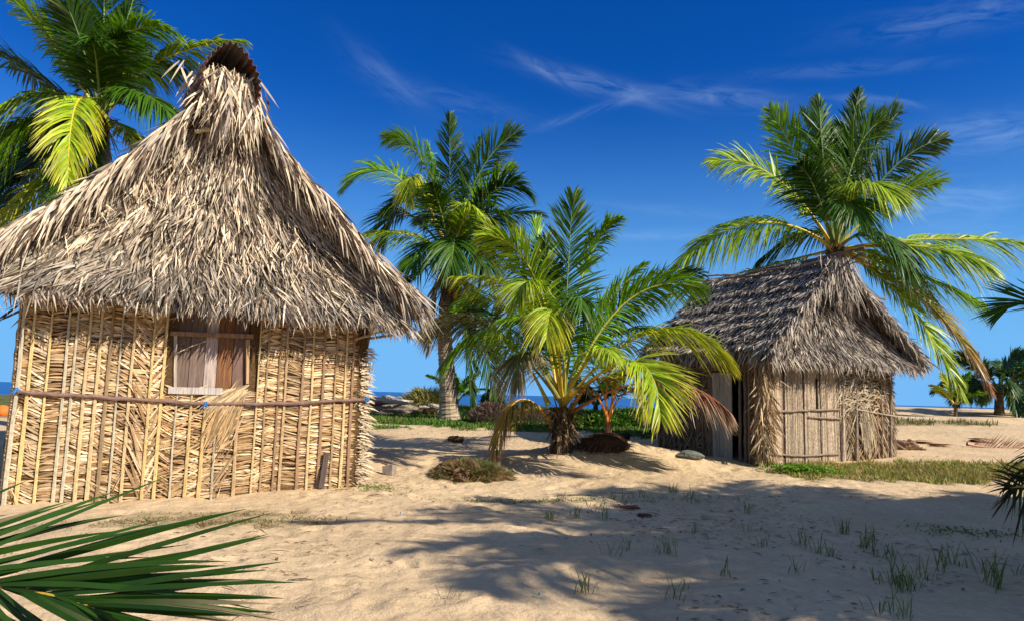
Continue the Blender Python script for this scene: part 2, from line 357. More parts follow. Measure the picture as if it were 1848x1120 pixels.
# ---------------------------------------------------------------- palms
GREEN = V3(.048, .120, .005); DGREEN = V3(.020, .058, .005); BRIGHT = V3(.15, .33, .007); LIME = V3(.25, .43, .010); YELL = V3(.52, .46, .02)
RUST = V3(.26, .055, .02); DRY = V3(.40, .30, .18); ORANGE = V3(.50, .22, .03); OLIVE = V3(.12, .15, .03); GREY = V3(.34, .30, .25)
KIND = {  # leaflet colour, leaflet tip colour, midrib colour, share of dry tips
    'g': (GREEN, GREEN*1.2, V3(.20, .26, .06), .05), 'd': (DGREEN, GREEN, V3(.10, .16, .05), .05), 'b': (BRIGHT, LIME*.8, V3(.40, .36, .06), .08),
    'l': (LIME*.8, LIME*.6+YELL*.4, V3(.60, .44, .04), .15), 'y': (LIME, YELL, V3(.62, .42, .04), .25), 'o': (YELL*.8, RUST, V3(.5, .26, .03), .5),
    'r': (RUST, DRY, V3(.35, .12, .04), .8), 'm': (OLIVE, DRY*.8, V3(.3, .28, .08), .35), 'z': (LIME*.75, RUST*1.3, V3(.5, .30, .04), .6), 'n': (DGREEN*.7, RUST*.5, V3(.55, .28, .03), .2), 'k': (DGREEN*1.0, DGREEN*1.3, V3(.45, .28, .03), .08), 'x': (DRY*.8, DRY*1.1, V3(.36, .27, .14), 1.)}
DENS = 1.6; THIN = .60
def frond(root, P0, PM, P2, kind='g', ll=.95, lw=.05, twist=0., tw2=0., droop=.35, n=74, start=.2, rr=.032, ang=(56, 17), v0=.14, seed=None, side=None, both=(1, 1), nseg=4, ragged=.06, fold=0., dn=None):
    r = np.random.default_rng(seed if seed is not None else int(rng.integers(1e9)))
    P0, PM, P2 = [np.array(tuple(p), float) for p in (P0, PM, P2)]
    Cc = 2*PM-(P0+P2)/2
    bez = lambda t: (1-t)[:, None]**2*P0+2*((1-t)*t)[:, None]*Cc+(t**2)[:, None]*P2
    dbz = lambda t: nrm(2*(1-t)[:, None]*(Cc-P0)+2*t[:, None]*(P2-Cc))
    c1, c2, cr_, dryf = KIND[kind]
    O = P2-P0; O[2] = 0
    if np.linalg.norm(O) < .25*np.linalg.norm(P2-P0): O = O+V3(.0, -.3, 0)
    O = nrm(O); S0 = V3(-O[1], O[0], 0) if side is None else nrm(V3(*side))
    mbl = MB(); tips = []
    for sgn in (1, -1):
        nn = int(n*(dn or DENS)*both[0 if sgn > 0 else 1])
        if nn < 1: continue
        t = np.linspace(start, .995, nn)+r.normal(0, .003, nn); t = np.clip(t, 0, 1)
        keep = r.random(nn) > ragged; t = t[keep]; nn = len(t)
        P = bez(t); T = dbz(t)
        S = nrm(S0-(T@S0)[:, None]*T); Nn = np.cross(T, S)
        tw = R(1)*(twist+tw2*t)[:, None]
        S, Nn = S*np.cos(tw)+Nn*np.sin(tw), Nn*np.cos(tw)-S*np.sin(tw)
        tt = np.clip((t-start)/(1-start), 0, 1)
        a = R(1)*(ang[0]+(ang[1]-ang[0])*tt**1.3+r.normal(0, 5, nn))
        clump = np.repeat(r.normal(0, 1, nn//5+1), 5)[:nn]
        a = a+R(4)*clump
        vv = v0+.10*clump+r.normal(0, .08, nn)
        D = nrm(T*np.cos(a)[:, None]+sgn*S*np.sin(a)[:, None]+Nn*vv[:, None])
        Wd = nrm(np.cross(D, Nn)); rot = (r.normal(.35*sgn, .35, nn))[:, None]
        Wd = nrm(Wd*np.cos(rot)+np.cross(D, Wd)*np.sin(rot))
        Lp = ll*np.clip(np.sin(math.pi*(.16+.78*tt))**.8, .2, 1)*r.normal(1, .07, nn)
        g = np.clip(droop+r.normal(0, .09, nn), .0, 2)
        cv = np.clip(r.normal(1, .16, nn), .5, 1.6)[:, None]
        mixy = np.clip(r.normal(.12, .15, nn)+.25*tt*(kind in 'blyoz')*(2. if kind == 'z' else 1.), 0, 1)[:, None]
        ca = (c1*(1-mixy)+c2*mixy)*cv
        cb = np.where((r.random(nn) < dryf)[:, None], DRY*cv, c2*cv)
        strips(mbl, P, D, Wd, Lp, lw*THIN*r.normal(1, .1, nn), g, ca, cb, nseg=nseg, fold=fold)
    tb = np.linspace(start, 1, 12); tube(mbl, bez(tb), rr*.1, cr_, sides=3, cap=False)
    f = mbl.build('frond', m_leaf, root)
    mbr = MB(); ts = np.linspace(0, 1, 16)
    pts = bez(ts); rad = np.interp(ts, [0, .04, .2, .6, 1], [rr*2.1, rr*1.3, rr*.85, rr*.42, rr*.12])
    tube(mbr, pts, rad, cr_, sides=6, cap=False)
    mbr.build('midrib', m_rib, f)
    f.parent = root
    return f
def arc_pts(P0, az, p0, bend, Lf):
    s = np.linspace(0, 1, 21); p = R(p0)-R(bend)*s**1.3
    d = np.stack([np.cos(p)*math.cos(az), np.cos(p)*math.sin(az), np.sin(p)], 1)*Lf/20
    q = np.concatenate([[P0], P0+np.cumsum(d[:-1], 0)])
    return q[0], q[10], q[20]
def trunk(root, pts, r0, r1, flare=1.6, col=V3(.30, .24, .17), sides=14):
    pts = [np.array(tuple(p), float) for p in pts]
    mbk = MB(); n = 150; s = np.linspace(0, 1, n)
    A = np.array(pts); kn = np.linspace(0, 1, len(A))
    P = np.stack([np.interp(s, kn, A[:, k]) for k in range(3)], 1)
    for _ in range(60): P[1:-1] = (P[:-2]+P[2:])/2*.5+P[1:-1]*.5
    rad = r1+(r0-r1)*(1-s)**1.1+r0*(flare-1)*np.exp(-s*11)
    Lt = np.linalg.norm(P[-1]-P[0]); ring = (s*Lt/.11+.3*np.sin(s*40)) % 1
    rad = rad*(1+.045*(ring > .72)-.02*(ring < .15))
    cols = np.array([col*(1.0-.35*(rg > .8)+.25*vnoise(si*37, 3.)) for rg, si in zip(ring, s)])
    tube(mbk, P, rad, col, sides=sides, bump=.035, cols=cols)
    return mbk.build('trunk', m_bark, root, smooth=False)
def fibres(root, c, rad, h, n=120, col=V3(.16, .10, .055), up=1., name='leaf_sheath', L0=.5):
    mbf = MB(); c = np.array(tuple(c), float)
    blob(mbf, c, (rad*.75, rad*.75, h*.62), col*.6, amp=.25)
    az = rng.uniform(0, 6.28, n); zz = rng.uniform(-h*.6, h*.5, n)
    O = np.stack([np.cos(az), np.sin(az), 0*az], 1)
    P = c+O*rad*.62+np.stack([0*az, 0*az, zz], 1)
    D = nrm(O*rng.uniform(.2, .9, n)[:, None]+V3(0, 0, 1)*rng.uniform(-.8, 1., n)[:, None]*up)
    strips(mbf, P, D, np.cross(D, V3(0, 0, 1)+O*.3), rng.uniform(.3, 1, n)*L0, rng.uniform(.02, .07, n), .3, col*rng.uniform(.5, 2., n)[:, None], None, nseg=3)
    return mbf.build(name, m_fibre, root)
def px_fronds(root, specs, base, Yc, **kw):
    """specs: (mid px, mid py, mid dY, tip px, tip py, tip dY, kind, options)"""
    for s in specs:
        mx_, my, md, tx, ty, td, k = s[:7]; o = dict(kw); o.update(s[7] if len(s) > 7 else {})
        b0 = o.pop('base', base)
        frond(root, b0, at(mx_, my, Yc+md), at(tx, ty, Yc+td), k, **o)
def random_fronds(root, P0, count, Lf, kinds="g", p0=(15, 80), bend=(60, 110), az0=0., **kw):
    P0 = np.array(tuple(P0), float)
    for k in range(count):
        az = az0+k*2.39996+rng.normal(0, .15); fr = (k+.5)/count
        el = p0[1]+(p0[0]-p0[1])*fr+rng.normal(0, 5); be = bend[0]+(bend[1]-bend[0])*rng.random()
        a, b_, c = arc_pts(P0+V3(math.cos(az), math.sin(az), 0)*.08, az, el, be, Lf*rng.uniform(.85, 1.1))
        frond(root, a, b_, c, kinds[int(rng.integers(len(kinds)))], twist=rng.normal(0, 22), tw2=rng.normal(0, 25), **kw)

# --- young palm in the middle
G0 = gnd(1014, 812); Yc = G0.y
pc = empty('young_coconut_palm', G0, 'short young coconut palm with low arching yellow-green fronds on the sand mound between the huts', 'palm tree')
cb = at(1016, 730, Yc)
trunk(pc, [G0+Vector((0, 0, -.15)), at(1014, 780, Yc), at(1018, 735, Yc)], .24, .17, 1.25, V3(.11, .08, .05))
fibres(pc, at(1015, 765, Yc), .30, .75, 260, V3(.13, .09, .05), L0=.6)
px_fronds(pc, [
    (1022, 545, .3, 1034, 352, .2, 'g', dict(ll=1.1, side=(1, 0, 0), ang=(66, 18), droop=.06, n=84, v0=.0, start=.25)),
    (1050, 500, .6, 1118, 395, .3, 'b', dict(ll=.8, twist=-40, droop=.45, start=.5)),
    (965, 500, -.2, 872, 425, -.5, 'l', dict(ll=1.0, twist=50, droop=.35)),
    (952, 545, .2, 815, 500, -.6, 'y', dict(ll=.8, twist=25, droop=.8, base=at(1004, 720, Yc))),
    (968, 530, -1.0, 935, 545, -1.8, 'l', dict(ll=.85, droop=.6, n=70)),
    (1000, 570, -1.2, 986, 610, -2.4, 'y', dict(ll=.75, ang=(55, 20), droop=.7, n=60, start=.45)),
    (1130, 545, .5, 1265, 520, .4, 'b', dict(ll=1.05, twist=-55, droop=.4)),
    (1120, 560, 1.0, 1262, 492, 1.0, 'd', dict(ll=1.0, twist=-60, droop=.3)),
    (1175, 600, -.3, 1320, 655, -.9, 'y', dict(ll=.95, twist=-20, droop=.6, n=90, start=.22)),
    (1075, 580, .7, 1165, 478, .9, 'b', dict(ll=.8, twist=-50, droop=.3)),
    (1140, 652, -1.3, 1192, 752, -2.3, 'y', dict(ll=1.1, side=(1, 0, .1), droop=.3, n=90, ang=(60, 18), start=.22)),
    (1180, 688, -.8, 1314, 742, -1.5, 'r', dict(ll=.7, droop=.8, n=90, start=.5, base=at(1030, 745, Yc))),
    (935, 722, -.5, 893, 822, -.9, 'o', dict(ll=.55, droop=1.0, ragged=.25, base=at(1000, 770, Yc), rr=.04)),
    (880, 592, .4, 768, 592, .2, 'm', dict(ll=.95, twist=30, droop=.7, n=80)),
    (900, 610, -.4, 800, 655, -.9, 'b', dict(ll=.9, twist=20, droop=.75, base=at(990, 730, Yc))),
    (915, 560, .9, 830, 560, 1.2, 'b', dict(ll=1.0, twist=30, droop=.6)),
    (940, 490, 1.2, 880, 440, 1.6, 'd', dict(ll=1.0, twist=60, droop=.4)),
    (985, 520, 1.0, 965, 400, 1.4, 'b', dict(ll=1.0, twist=20, droop=.3)),
    (1070, 640, -1.2, 1105, 640, -2.2, 'l', dict(ll=.65, droop=.7, n=50)),
    (950, 640, -1.0, 935, 690, -2.0, 'm', dict(ll=.8, droop=.8, n=60, twist=20)),
    (1100, 610, 1.6, 1190, 600, 2.8, 'g', dict(ll=.9, droop=.5)),
    (1040, 560, -1.0, 1050, 560, -2.0, 'g', dict(ll=.9, droop=.6, n=60, twist=-20)),
    (975, 600, .9, 920, 520, 2.2, 'd', dict(ll=1.0, droop=.6)),
    (1000, 600, -.9, 900, 580, -1.9, 'b', dict(ll=.9, droop=.6, twist=40)),
    (990, 560, .5, 985, 430, .9, 'd', dict(side=(1, 0, 0), ll=1.0, droop=.1)), (930, 600, .4, 850, 560, .6, 'd', dict(ll=1., droop=.6)),
    (1065, 690, -.3, 1112, 685, -.5, 'o', dict(ll=.3, droop=.7, base=at(1022, 760, Yc), rr=.05, start=.5, n=24)),
], cb, Yc, lw=.056)
# --- middle distance palm with a bare trunk
G0 = gnd(812, 757); Yc = G0.y
pb = empty('coconut_palm', G0, 'tall coconut palm with bare grey ringed trunk rising from the green turf by the sea', 'palm tree')
trunk(pb, [G0+Vector((0, 0, -.2)), at(808, 690, Yc), at(803, 620, Yc), at(803, 560, Yc), at(812, 478, Yc)], .30, .20, 1.5, V3(.36, .28, .19))
cb = at(815, 470, Yc)
fibres(pb, at(810, 500, Yc), .42, 1.0, 200, V3(.2, .13, .07), L0=.9)
px_fronds(pb, [
    (715, 318, 0, 622, 338, 0, 'b', dict(twist=-40)), (768, 300, .6, 700, 250, 1, 'b', dict(twist=30)), (812, 340, .3, 812, 208, .3, 'd', dict(side=(1, 0, 0), droop=.08, ll=1.1)),
    (862, 318, 0, 935, 238, .2, 'd', dict(twist=-50, droop=.15)), (890, 345, -.4, 955, 350, -1, 'd', dict(twist=-20, ll=1.2)), (752, 328, -1.3, 742, 372, -2.6, 'y', dict(droop=.7, twist=10, ll=.8)),
    (880, 385, -.8, 925, 430, -1.6, 'g', dict(twist=-20)), (745, 425, -.2, 655, 425, -.7, 'l', dict(droop=.6, twist=-25, ll=1.2)), (730, 385, .5, 690, 440, 1, 'd', {}),
    (880, 400, .8, 975, 385, 1.3, 'd', dict(twist=-10)), (755, 490, -.4, 700, 560, -.8, 'd', dict(ll=.9)), (790, 520, -.7, 772, 630, -1.2, 'o', dict(droop=.4, ll=.9, twist=40)),
    (858, 570, .2, 898, 715, .3, 'd', dict(ll=1.2, droop=.25, ang=(50, 25), twist=70)), (840, 590, -.2, 852, 730, -.2, 'd', dict(ll=.8, droop=.3, ang=(35, 20))),
    (790, 340, .5, 770, 260, 1.5, 'b', dict(twist=40)), (840, 340, .8, 868, 250, 1.5, 'g', dict(twist=-30)), (795, 380, -1.2, 780, 330, -2.6, 'g', dict(droop=.5, twist=30)),
    (835, 400, -1.2, 850, 370, -2.6, 'l', dict(droop=.6, twist=-30)), (850, 440, -1.0, 880, 500, -2.2, 'd', dict(droop=.6)), (780, 440, -1.1, 745, 480, -2.3, 'g', dict(droop=.6)),
    (800, 400, 1.5, 760, 400, 3, 'd', {}), (850, 410, 1.5, 900, 440, 3, 'd', {}), (815, 560, -.3, 760, 600, -.9, 'm', dict(ll=.9, droop=.6)), (820, 430, -1.6, 815, 480, -3., 'g', dict(droop=.6)),
    (775, 350, -.3, 690, 390, -.8, 'g', dict(twist=20)), (860, 370, .3, 925, 300, .6, 'b', dict(twist=-40)), (870, 450, -.2, 900, 600, -.5, 'm', dict(ll=.8)),
], cb, Yc, ll=1.35, lw=.08, n=66, droop=.4, rr=.045)
for k in range(9):
    mbc = MB(); p = at(822+rng.uniform(-22, 26), 505+rng.uniform(-8, 30), Yc-.35)
    blob(mbc, p, (.12, .12, .15), V3(.45, .22, .05) if k % 2 else V3(.2, .2, .04), k, amp=.06); mbc.build('coconut', m_rib, pb, smooth=True)
# --- palm behind the small hut
Yc = 23.5; gz = float(Hs(10.2, Yc)); cb = at(1507, 452, Yc); G0 = Vector((cb.x-.1, Yc, gz))
pr = empty('coconut_palm', G0, 'coconut palm with wide yellow-edged crown standing directly behind the small hut', 'palm tree')
trunk(pr, [G0+Vector((0, 0, -.2)), (cb.x+.15, Yc, 3), cb], .3, .2, 1.5)
fibres(pr, cb+Vector((0, 0, -.2)), .35, .9, 120, V3(.2, .13, .07), L0=.8)
px_fronds(pr, [
    (1400, 322, -.3, 1288, 290, -.6, 'l', dict(twist=-50, droop=.4)), (1370, 402, -.4, 1222, 478, -.8, 'l', dict(droop=.6, ll=1.4, twist=-40)), (1453, 315, .2, 1390, 200, .4, 'b', dict(twist=50, droop=.15)),
    (1488, 310, -.3, 1478, 178, -.3, 'g', dict(side=(1, .1, 0), droop=.12, ll=1.2)), (1527, 300, .5, 1550, 165, .8, 'd', dict(side=(1, -.1, 0), droop=.12, ll=1.2)),
    (1568, 290, .3, 1622, 202, .6, 'd', dict(twist=-50, droop=.2)), (1605, 310, 0, 1705, 250, 0, 'd', dict(twist=-75, droop=.15, ll=1.25)), (1545, 345, -1.4, 1612, 352, -2.6, 'l', dict(droop=.7)),
    (1600, 365, .2, 1695, 330, .4, 'b', dict(twist=-30, droop=.3)), (1675, 432, -.3, 1848, 438, -.6, 'l', dict(droop=.6, n=90, twist=35)), (1660, 445, -1.0, 1778, 480, -2., 'l', dict(droop=.6, n=80, twist=30)),
    (1650, 492, .5, 1772, 548, .8, 'b', dict(droop=.6, twist=30)), (1672, 545, -.6, 1785, 700, -1.2, 'z', dict(droop=.4, n=110, ll=1.15, twist=25)), (1630, 540, -1.2, 1738, 715, -2., 'l', dict(droop=.35, n=100, ll=1.0, twist=25)),
    (1385, 480, .3, 1195, 535, .6, 'b', dict(droop=.8)), (1470, 340, -1.2, 1440, 300, -2.4, 'd', dict(droop=.4, twist=30)), (1510, 320, 1.3, 1515, 220, 2.4, 'd', dict(droop=.3, side=(1, 0, 0))),
    
    (1525, 370, -1.3, 1545, 390, -2.7, 'g', dict(droop=.6)), (1460, 420, .4, 1370, 470, .8, 'g', dict(droop=.7)), (1505, 330, .0, 1500, 240, 0, 'd', dict(droop=.2, side=(1, 0, 0))), 
    (1600, 470, .6, 1690, 560, 1.2, 'b', dict(droop=.6, ll=1.)), (1580, 420, -.8, 1640, 480, -1.8, 'g', dict(droop=.7)), (1480, 300, .6, 1450, 210, 1.0, 'g', dict(twist=30, droop=.2)), (1540, 290, -.2, 1590, 220, -.3, 'g', dict(twist=-50, droop=.2)),
], cb, Yc, ll=1.55, lw=.085, n=76, droop=.35, rr=.055)
# --- tall palm behind the big hut
Yc = 18.5; cb = at(182, 215, Yc); gz = float(Hs(cb.x, Yc)); G0 = Vector((cb.x+.3, Yc, gz))
pl = empty('coconut_palm', G0, 'tallest coconut palm, its dense dark crown rising behind the left slope of the big hut', 'palm tree')
trunk(pl, [G0+Vector((0, 0, -.2)), (cb.x+.5, Yc, 4), cb], .3, .2, 1.5)
fibres(pl, cb+Vector((0, 0, -.3)), .35, 1., 120, V3(.2, .13, .07), L0=.8)
px_fronds(pl, [
    (105, 95, -.2, 15, -10, -.4, 'b', dict(twist=25, droop=.2)), (120, 70, .6, 60, -50, 1., 'd', dict(twist=40, droop=.2)), (186, 85, .2, 190, -60, .2, 'g', dict(side=(1, 0, 0), droop=.1)),
    (218, 72, -.3, 318, 60, -.6, 'b', dict(twist=-10, droop=.45, ll=1.1)), (285, 112, .3, 440, 74, .5, 'l', dict(twist=-20, droop=.65, ll=1.1)), (140, 183, -1.6, 122, 330, -3.0, 'y', dict(droop=.55, ll=1.05, n=80, ang=(52, 24), twist=0)),
    (75, 170, -.8, -40, 230, -1.8, 'l', dict(droop=.8, ll=1.2)), (60, 215, -.9, -30, 330, -2.0, 'b', dict(droop=.7, ll=1.2)), (80, 150, .4, -30, 80, .8, 'd', dict(twist=15)), (85, 270, -.3, 0, 340, -.7, 'd', {}), (70, 300, .4, -15, 430, .8, 'd', dict(ll=1.3)),
    (92, 318, -.7, -30, 445, -1.4, 'y', dict(droop=.4, ll=.9, twist=40)), (225, 232, -.3, 262, 290, -.6, 'y', dict(ll=.7)), (150, 90, -.9, 120, 10, -1.4, 'd', dict(twist=30)), (175, 120, -1.2, 165, 70, -2.4, 'g', dict(droop=.4)),
    (215, 130, 1., 260, 80, 2, 'd', {}), (240, 170, -.8, 300, 200, -1.6, 'g', dict(droop=.7)), (110, 230, .5, 40, 250, 1, 'd', {}),
    (150, 270, -.6, 110, 380, -1.2, 'd', dict(ll=1.1)), (200, 130, -.9, 225, 60, -1.8, 'g', dict(twist=-30)), (240, 130, .4, 330, 130, 1.0, 'd', dict(droop=.7)), (60, 230, .2, -60, 330, .4, 'd', dict(ll=1.2)),
    (225, 50, .3, 260, -60, .5, 'd', dict(ll=1.1, twist=-20)), (130, 120, 0, 70, 40, 0, 'd', dict(ll=1.2, twist=20)),
], cb, Yc, ll=1.25, lw=.08, n=80, droop=.35, rr=.05)

# --- near palms that reach in from the edges of the frame
pn = empty('young_coconut_palm', (7.9, 8.2, float(Hs(7.9, 8.2))), 'low young palm reaching thin dark fronds in from the right edge of the picture', 'palm tree')
cb = Vector((7.9, 8.2, 1.0)); trunk(pn, [(7.9, 8.2, -.2), (7.9, 8.2, .5), cb], .2, .14, 1.2, V3(.12, .09, .05))
fibres(pn, (7.9, 8.2, .7), .25, .6, 100)
frond(pn, cb, at(1945, 578, 8.4), at(1800, 566, 8.6), 'g', ll=.60, lw=.034, ang=(34, 4), droop=.08, twist=-80, n=26, start=.45, fold=.6)
frond(pn, cb, at(1925, 868, 7.6), at(1822, 880, 7.3), 'n', ll=.62, lw=.034, ang=(40, 4), droop=.12, twist=-80, n=16, start=.5, fold=.6)
frond(pn, cb, at(1960, 800, 7.8), at(1830, 878, 7.5), 'd', ll=.62, lw=.03, ang=(40, 8), droop=.6, twist=-60, n=16, start=.5)
random_fronds(pn, cb, 9, 2.4, 'gd', p0=(35, 80), az0=0, ll=.8, lw=.045, n=50) if False else None
for k, azd in enumerate((-60, -30, 0, 30)):
    a, b_, c = arc_pts(np.array(tuple(cb)), R(azd), 62-k*4, 75, 2.2); frond(pn, a, b_, c, 'g', ll=.9, lw=.045, n=50)
pf = empty('young_coconut_palm', (-3.6, 2.6, float(Hs(-3.6, 2.6))), 'young palm at the bottom left corner with broad green leaflets nearest the viewer', 'palm tree')
cb = Vector((-3.6, 2.6, .95)); trunk(pf, [(-3.6, 2.6, -.2), (-3.6, 2.6, .4), cb], .16, .1, 1.2, V3(.12, .09, .05)); fibres(pf, (-3.6, 2.6, .6), .2, .5, 80)
frond(pf, cb, at(-80, 1046, 3.05), at(225, 1128, 2.9), 'k', ll=.98, lw=.052, fold=.9, dn=1.7, ang=(31, -3), droop=.0, side=(.15, -.25, -1), v0=.02, n=34, start=.25, rr=.022, ragged=.03, nseg=6, seed=5, both=(1.0, 1.0))
for k, azd in enumerate((110, 160, 200, 250, 290)):
    a, b_, c = arc_pts(np.array(tuple(cb)), R(azd), 60, 80, 2.0); frond(pf, a, b_, c, 'g', ll=.8, lw=.05, n=44)
# --- small palms and the sapling
def small_palm(px, py, crown_py, label, n, Lf, kinds, r0=.12, name='small_coconut_palm', p0=(10, 80), ll=.6, **kw):
    G = gnd(px, py) if not isinstance(px, Vector) else px
    r_ = empty(name, G, label, 'palm tree'); cb = at(px, crown_py, G.y)
    trunk(r_, [G+Vector((0, 0, -.1)), (G+cb)/2, cb], r0, r0*.7, 1.3, V3(.14, .1, .06))
    random_fronds(r_, cb, n, Lf, kinds, p0=p0, ll=ll, **kw)
    return r_
small_palm(1803, 742, 705, 'small bushy palm on the dune at the far right against the sea sky', 15, 3.0, 'dgd', .28, n=46, lw=.08) if False else None
def far_palm(px, base_py, crown_py, Yf, label, nf, Lf, kinds, r0, ll, lw, p0=(0, 82), bend=(60, 110), **kw):
    cb = at(px, crown_py, Yf); G = at(px, base_py, Yf)
    r_ = empty('small_coconut_palm', (G.x, G.y, float(Hs(G.x, G.y))), label, 'palm tree')
    trunk(r_, [(G.x, G.y, float(Hs(G.x, G.y))-.2), (Vector((G.x, G.y, float(Hs(G.x, G.y))))+cb)/2, cb], r0, r0*.7, 1.3, V3(.14, .1, .06))
    random_fronds(r_, cb, nf, Lf, kinds, p0=p0, bend=bend, ll=ll, lw=lw, nseg=3, **kw)
    return r_
far_palm(1803, 742, 700, 33, 'small dark palm on the dune crest at the far right against the sky', 17, 2.6, 'dgd', .22, .9, .09)
far_palm(824, 735, 722, 34, 'tiny palm seen just behind the grey trunk against the sea', 8, 1.9, 'gb', .12, .45, .09, p0=(25, 80), bend=(40, 80))
far_palm(1724, 742, 728, 31, 'small yellowish palm seedling on the dune beneath hanging frond tips', 6, 1.4, 'yb', .07, .4, .08, p0=(40, 85), bend=(20, 50))
far_palm(1075, 742, 728, 27, 'small dark green palm behind the mound at the edge of the sea view', 8, 2.2, 'gd', .12, .6, .08, p0=(25, 75), bend=(40, 80))
G0 = gnd(1092, 806)
ps = empty('palm_sapling', G0, 'palm sapling with orange stalks growing from a dark tilted root ball on the mound', 'palm tree')
mbx = MB(); cR = np.array(tuple(G0+Vector((-.05, 0, .02))))
blob(mbx, cR, (.52, .32, .26), V3(.05, .03, .02), 4, amp=.3)
nf = 420; az = rng.uniform(0, 6.28, nf); O = np.stack([np.cos(az), np.sin(az)*.8, rng.uniform(-.2, .5, nf)], 1)
strips(mbx, cR+nrm(O)*V3(.42, .26, .2)+V3(0, 0, .0), nrm(O+V3(-.25, 0, -.5)), rng.normal(0, 1, (nf, 3)), rng.uniform(.1, .4, nf), .012, .4, V3(.10, .055, .035)*rng.uniform(.4, 1.8, nf)[:, None])
mbx.build('root_ball', m_fibre, ps)
ts_ = at(1098, 760, G0.y)
mbx = MB(); tube(mbx, [G0+Vector((.03, 0, .1)), at(1097, 785, G0.y), ts_], [.12, .09, .06], V3(.2, .1, .05), bump=.1); mbx.build('trunk', m_bark, ps)
for (mx_, my, md, tx, ty, td, k) in [(1095, 700, 0, 1115, 625, 0, 'b'), (1075, 712, -.3, 1045, 700, -.7, 'o'), (1112, 705, -.1, 1130, 655, -.3, 'l'), (1105, 690, .2, 1090, 640, .4, 'm'), (1085, 700, .2, 1052, 655, .5, 'b'), (1120, 715, .3, 1150, 700, .6, 'm')]:
    frond(ps, ts_, at(mx_, my, G0.y+md), at(tx, ty, G0.y+td), k, ll=.42, lw=.035, n=30, start=.45, rr=.03, droop=.5)
for k_ in ps.children_recursive:
    if k_.name.startswith('midrib'):
        me = k_.data; ca = me.attributes['Col']; a = np.tile([.6, .22, .03, 1.], len(me.vertices)).astype(np.float32); ca.data.foreach_set('color', a)

# --- palms outside the frame on the right whose crowns shade the foreground
psx = empty('shade_palm', (13, 5, 0), 'coconut palm standing beyond the right edge of the view', 'palm tree', 'palms beyond the right edge that shade the sand')
trunk(psx, [(13, 5, -.2), (13.3, 5, 3), (13, 5, 6)], .28, .2, 1.5)
random_fronds(psx, (13, 5, 6), 26, 3.9, 'gd', p0=(-15, 80), bend=(50, 100), ll=1.2, lw=.10, n=56, nseg=3)
SH = [(11.2, 4.9, 0, 1.), (13.6, 5.8, 1.2, 1.), (16.2, 5.7, 2.2, 1.), (18.8, 5.2, .5, 1.), (13.6, 2.6, 3.1, 1.), (16.0, 1.4, 4, 1.), (17.6, 2.2, 5, 1.), (13.8, 3.9, 2.6, 1.), (16.4, 3.9, 3.7, 1.)]
for k, (x, y, rz, s) in enumerate(SH):
    o = psx if k == 0 else copy_tree(psx)
    o.location = (x, y, float(Hs(x, y))); o.rotation_euler.z = rz; o.scale = (s, s, s)

# ---------------------------------------------------------------- huts
class Frame:
    def __init__(s, A, B):
        A = V3(A[0], A[1], 0); B = V3(B[0], B[1], 0)
        s.w = nrm(B-A); s.hw = np.linalg.norm(B-A)/2; s.O = (A+B)/2; s.d = V3(-s.w[1], s.w[0], 0); s.u = V3(0, 0, 1)
    def P(s, a, b, z):
        a, b, z = np.broadcast_arrays(np.asarray(a, float), b, z)
        return s.O+s.w*a[..., None]+s.d*b[..., None]+s.u*z[..., None]
    def vec(s, a, b, z): return s.w*a+s.d*b+s.u*z
    def hit(s, px, py, b=0.):
        d = np.array(tuple(CM.to_3x3() @ Vector(((px-PW/2)/F, -(py-PH/2)/F, -1)))); o = V3(0, 0, CAMZ); q = s.O+s.d*b
        t = np.dot(q-o, s.d)/np.dot(d, s.d); p = o+d*t-s.O
        return np.dot(p, s.w), p[2]
def local(fr, origin, ax, out):   # a sub-frame for another wall
    f = Frame.__new__(Frame); f.O = origin; f.w = ax; f.d = out; f.u = V3(0, 0, 1); f.hw = 0; return f

def thatch(mb, surf, nrow, spacing, L, w, phi, lift, pal, shade=None, nseg=3, g=.12, uv=(0, 1), tv=(0, 1), roll=.5):
    for r_ in range(nrow):
        u0 = uv[0]+(uv[1]-uv[0])*(r_+.2)/nrow
        p = surf(np.array([tv[0], tv[1]]), np.array([u0, u0])); wid = np.linalg.norm(p[1]-p[0]); n = max(4, int(wid/spacing))
        t = rng.uniform(tv[0], tv[1], n); u = np.clip(u0+rng.normal(0, .3/nrow*(uv[1]-uv[0]), n), 0, 1)
        P = surf(t, u); e = 1e-3
        Dn = nrm(surf(t, u+e)-P); Dt = nrm(surf(t+e, u)-P); Nn = nrm(np.cross(Dt, Dn)); 
        sg = np.sign(Nn[:, 2].mean()) or 1.; Nn = Nn*sg
        ph = R(1)*(phi(t, u, n)*.75+24*vnoise(t*wid*3.2+r_*7.7, np.full(n, r_*3.1))); clump = .32*vnoise(t*wid*5+r_*5.1, np.full(n, r_*1.7+50))
        D = nrm(Dn*np.cos(ph)[:, None]+Dt*np.sin(ph)[:, None]+Nn*(lift+rng.normal(0, .12, n))[:, None])
        Wd = nrm(np.cross(D, Nn)); ro = rng.normal(0, roll, n)[:, None]; Wd = Wd*np.cos(ro)+np.cross(D, Wd)*np.sin(ro)
        c = pal(t, u, n)*np.clip(.95+.35*vnoise(t*26, u*30)+clump, .4, 1.5)[:, None]
        strips(mb, P+Nn*.01, D, Wd, L*rng.uniform(.55, 1.25, n), w*rng.uniform(.6, 1.35, n), g+rng.normal(0, .05, n), c, c*rng.uniform(.75, 1.15, n)[:, None], nseg=nseg)
def palette(cs, ws_, var=.18):
    cs = np.array(cs, float); ws_ = np.array(ws_)/sum(ws_)
    return lambda t, u, n: cs[rng.choice(len(cs), n, p=ws_)]*np.clip(rng.normal(1, var, n), .45, 1.6)[:, None]
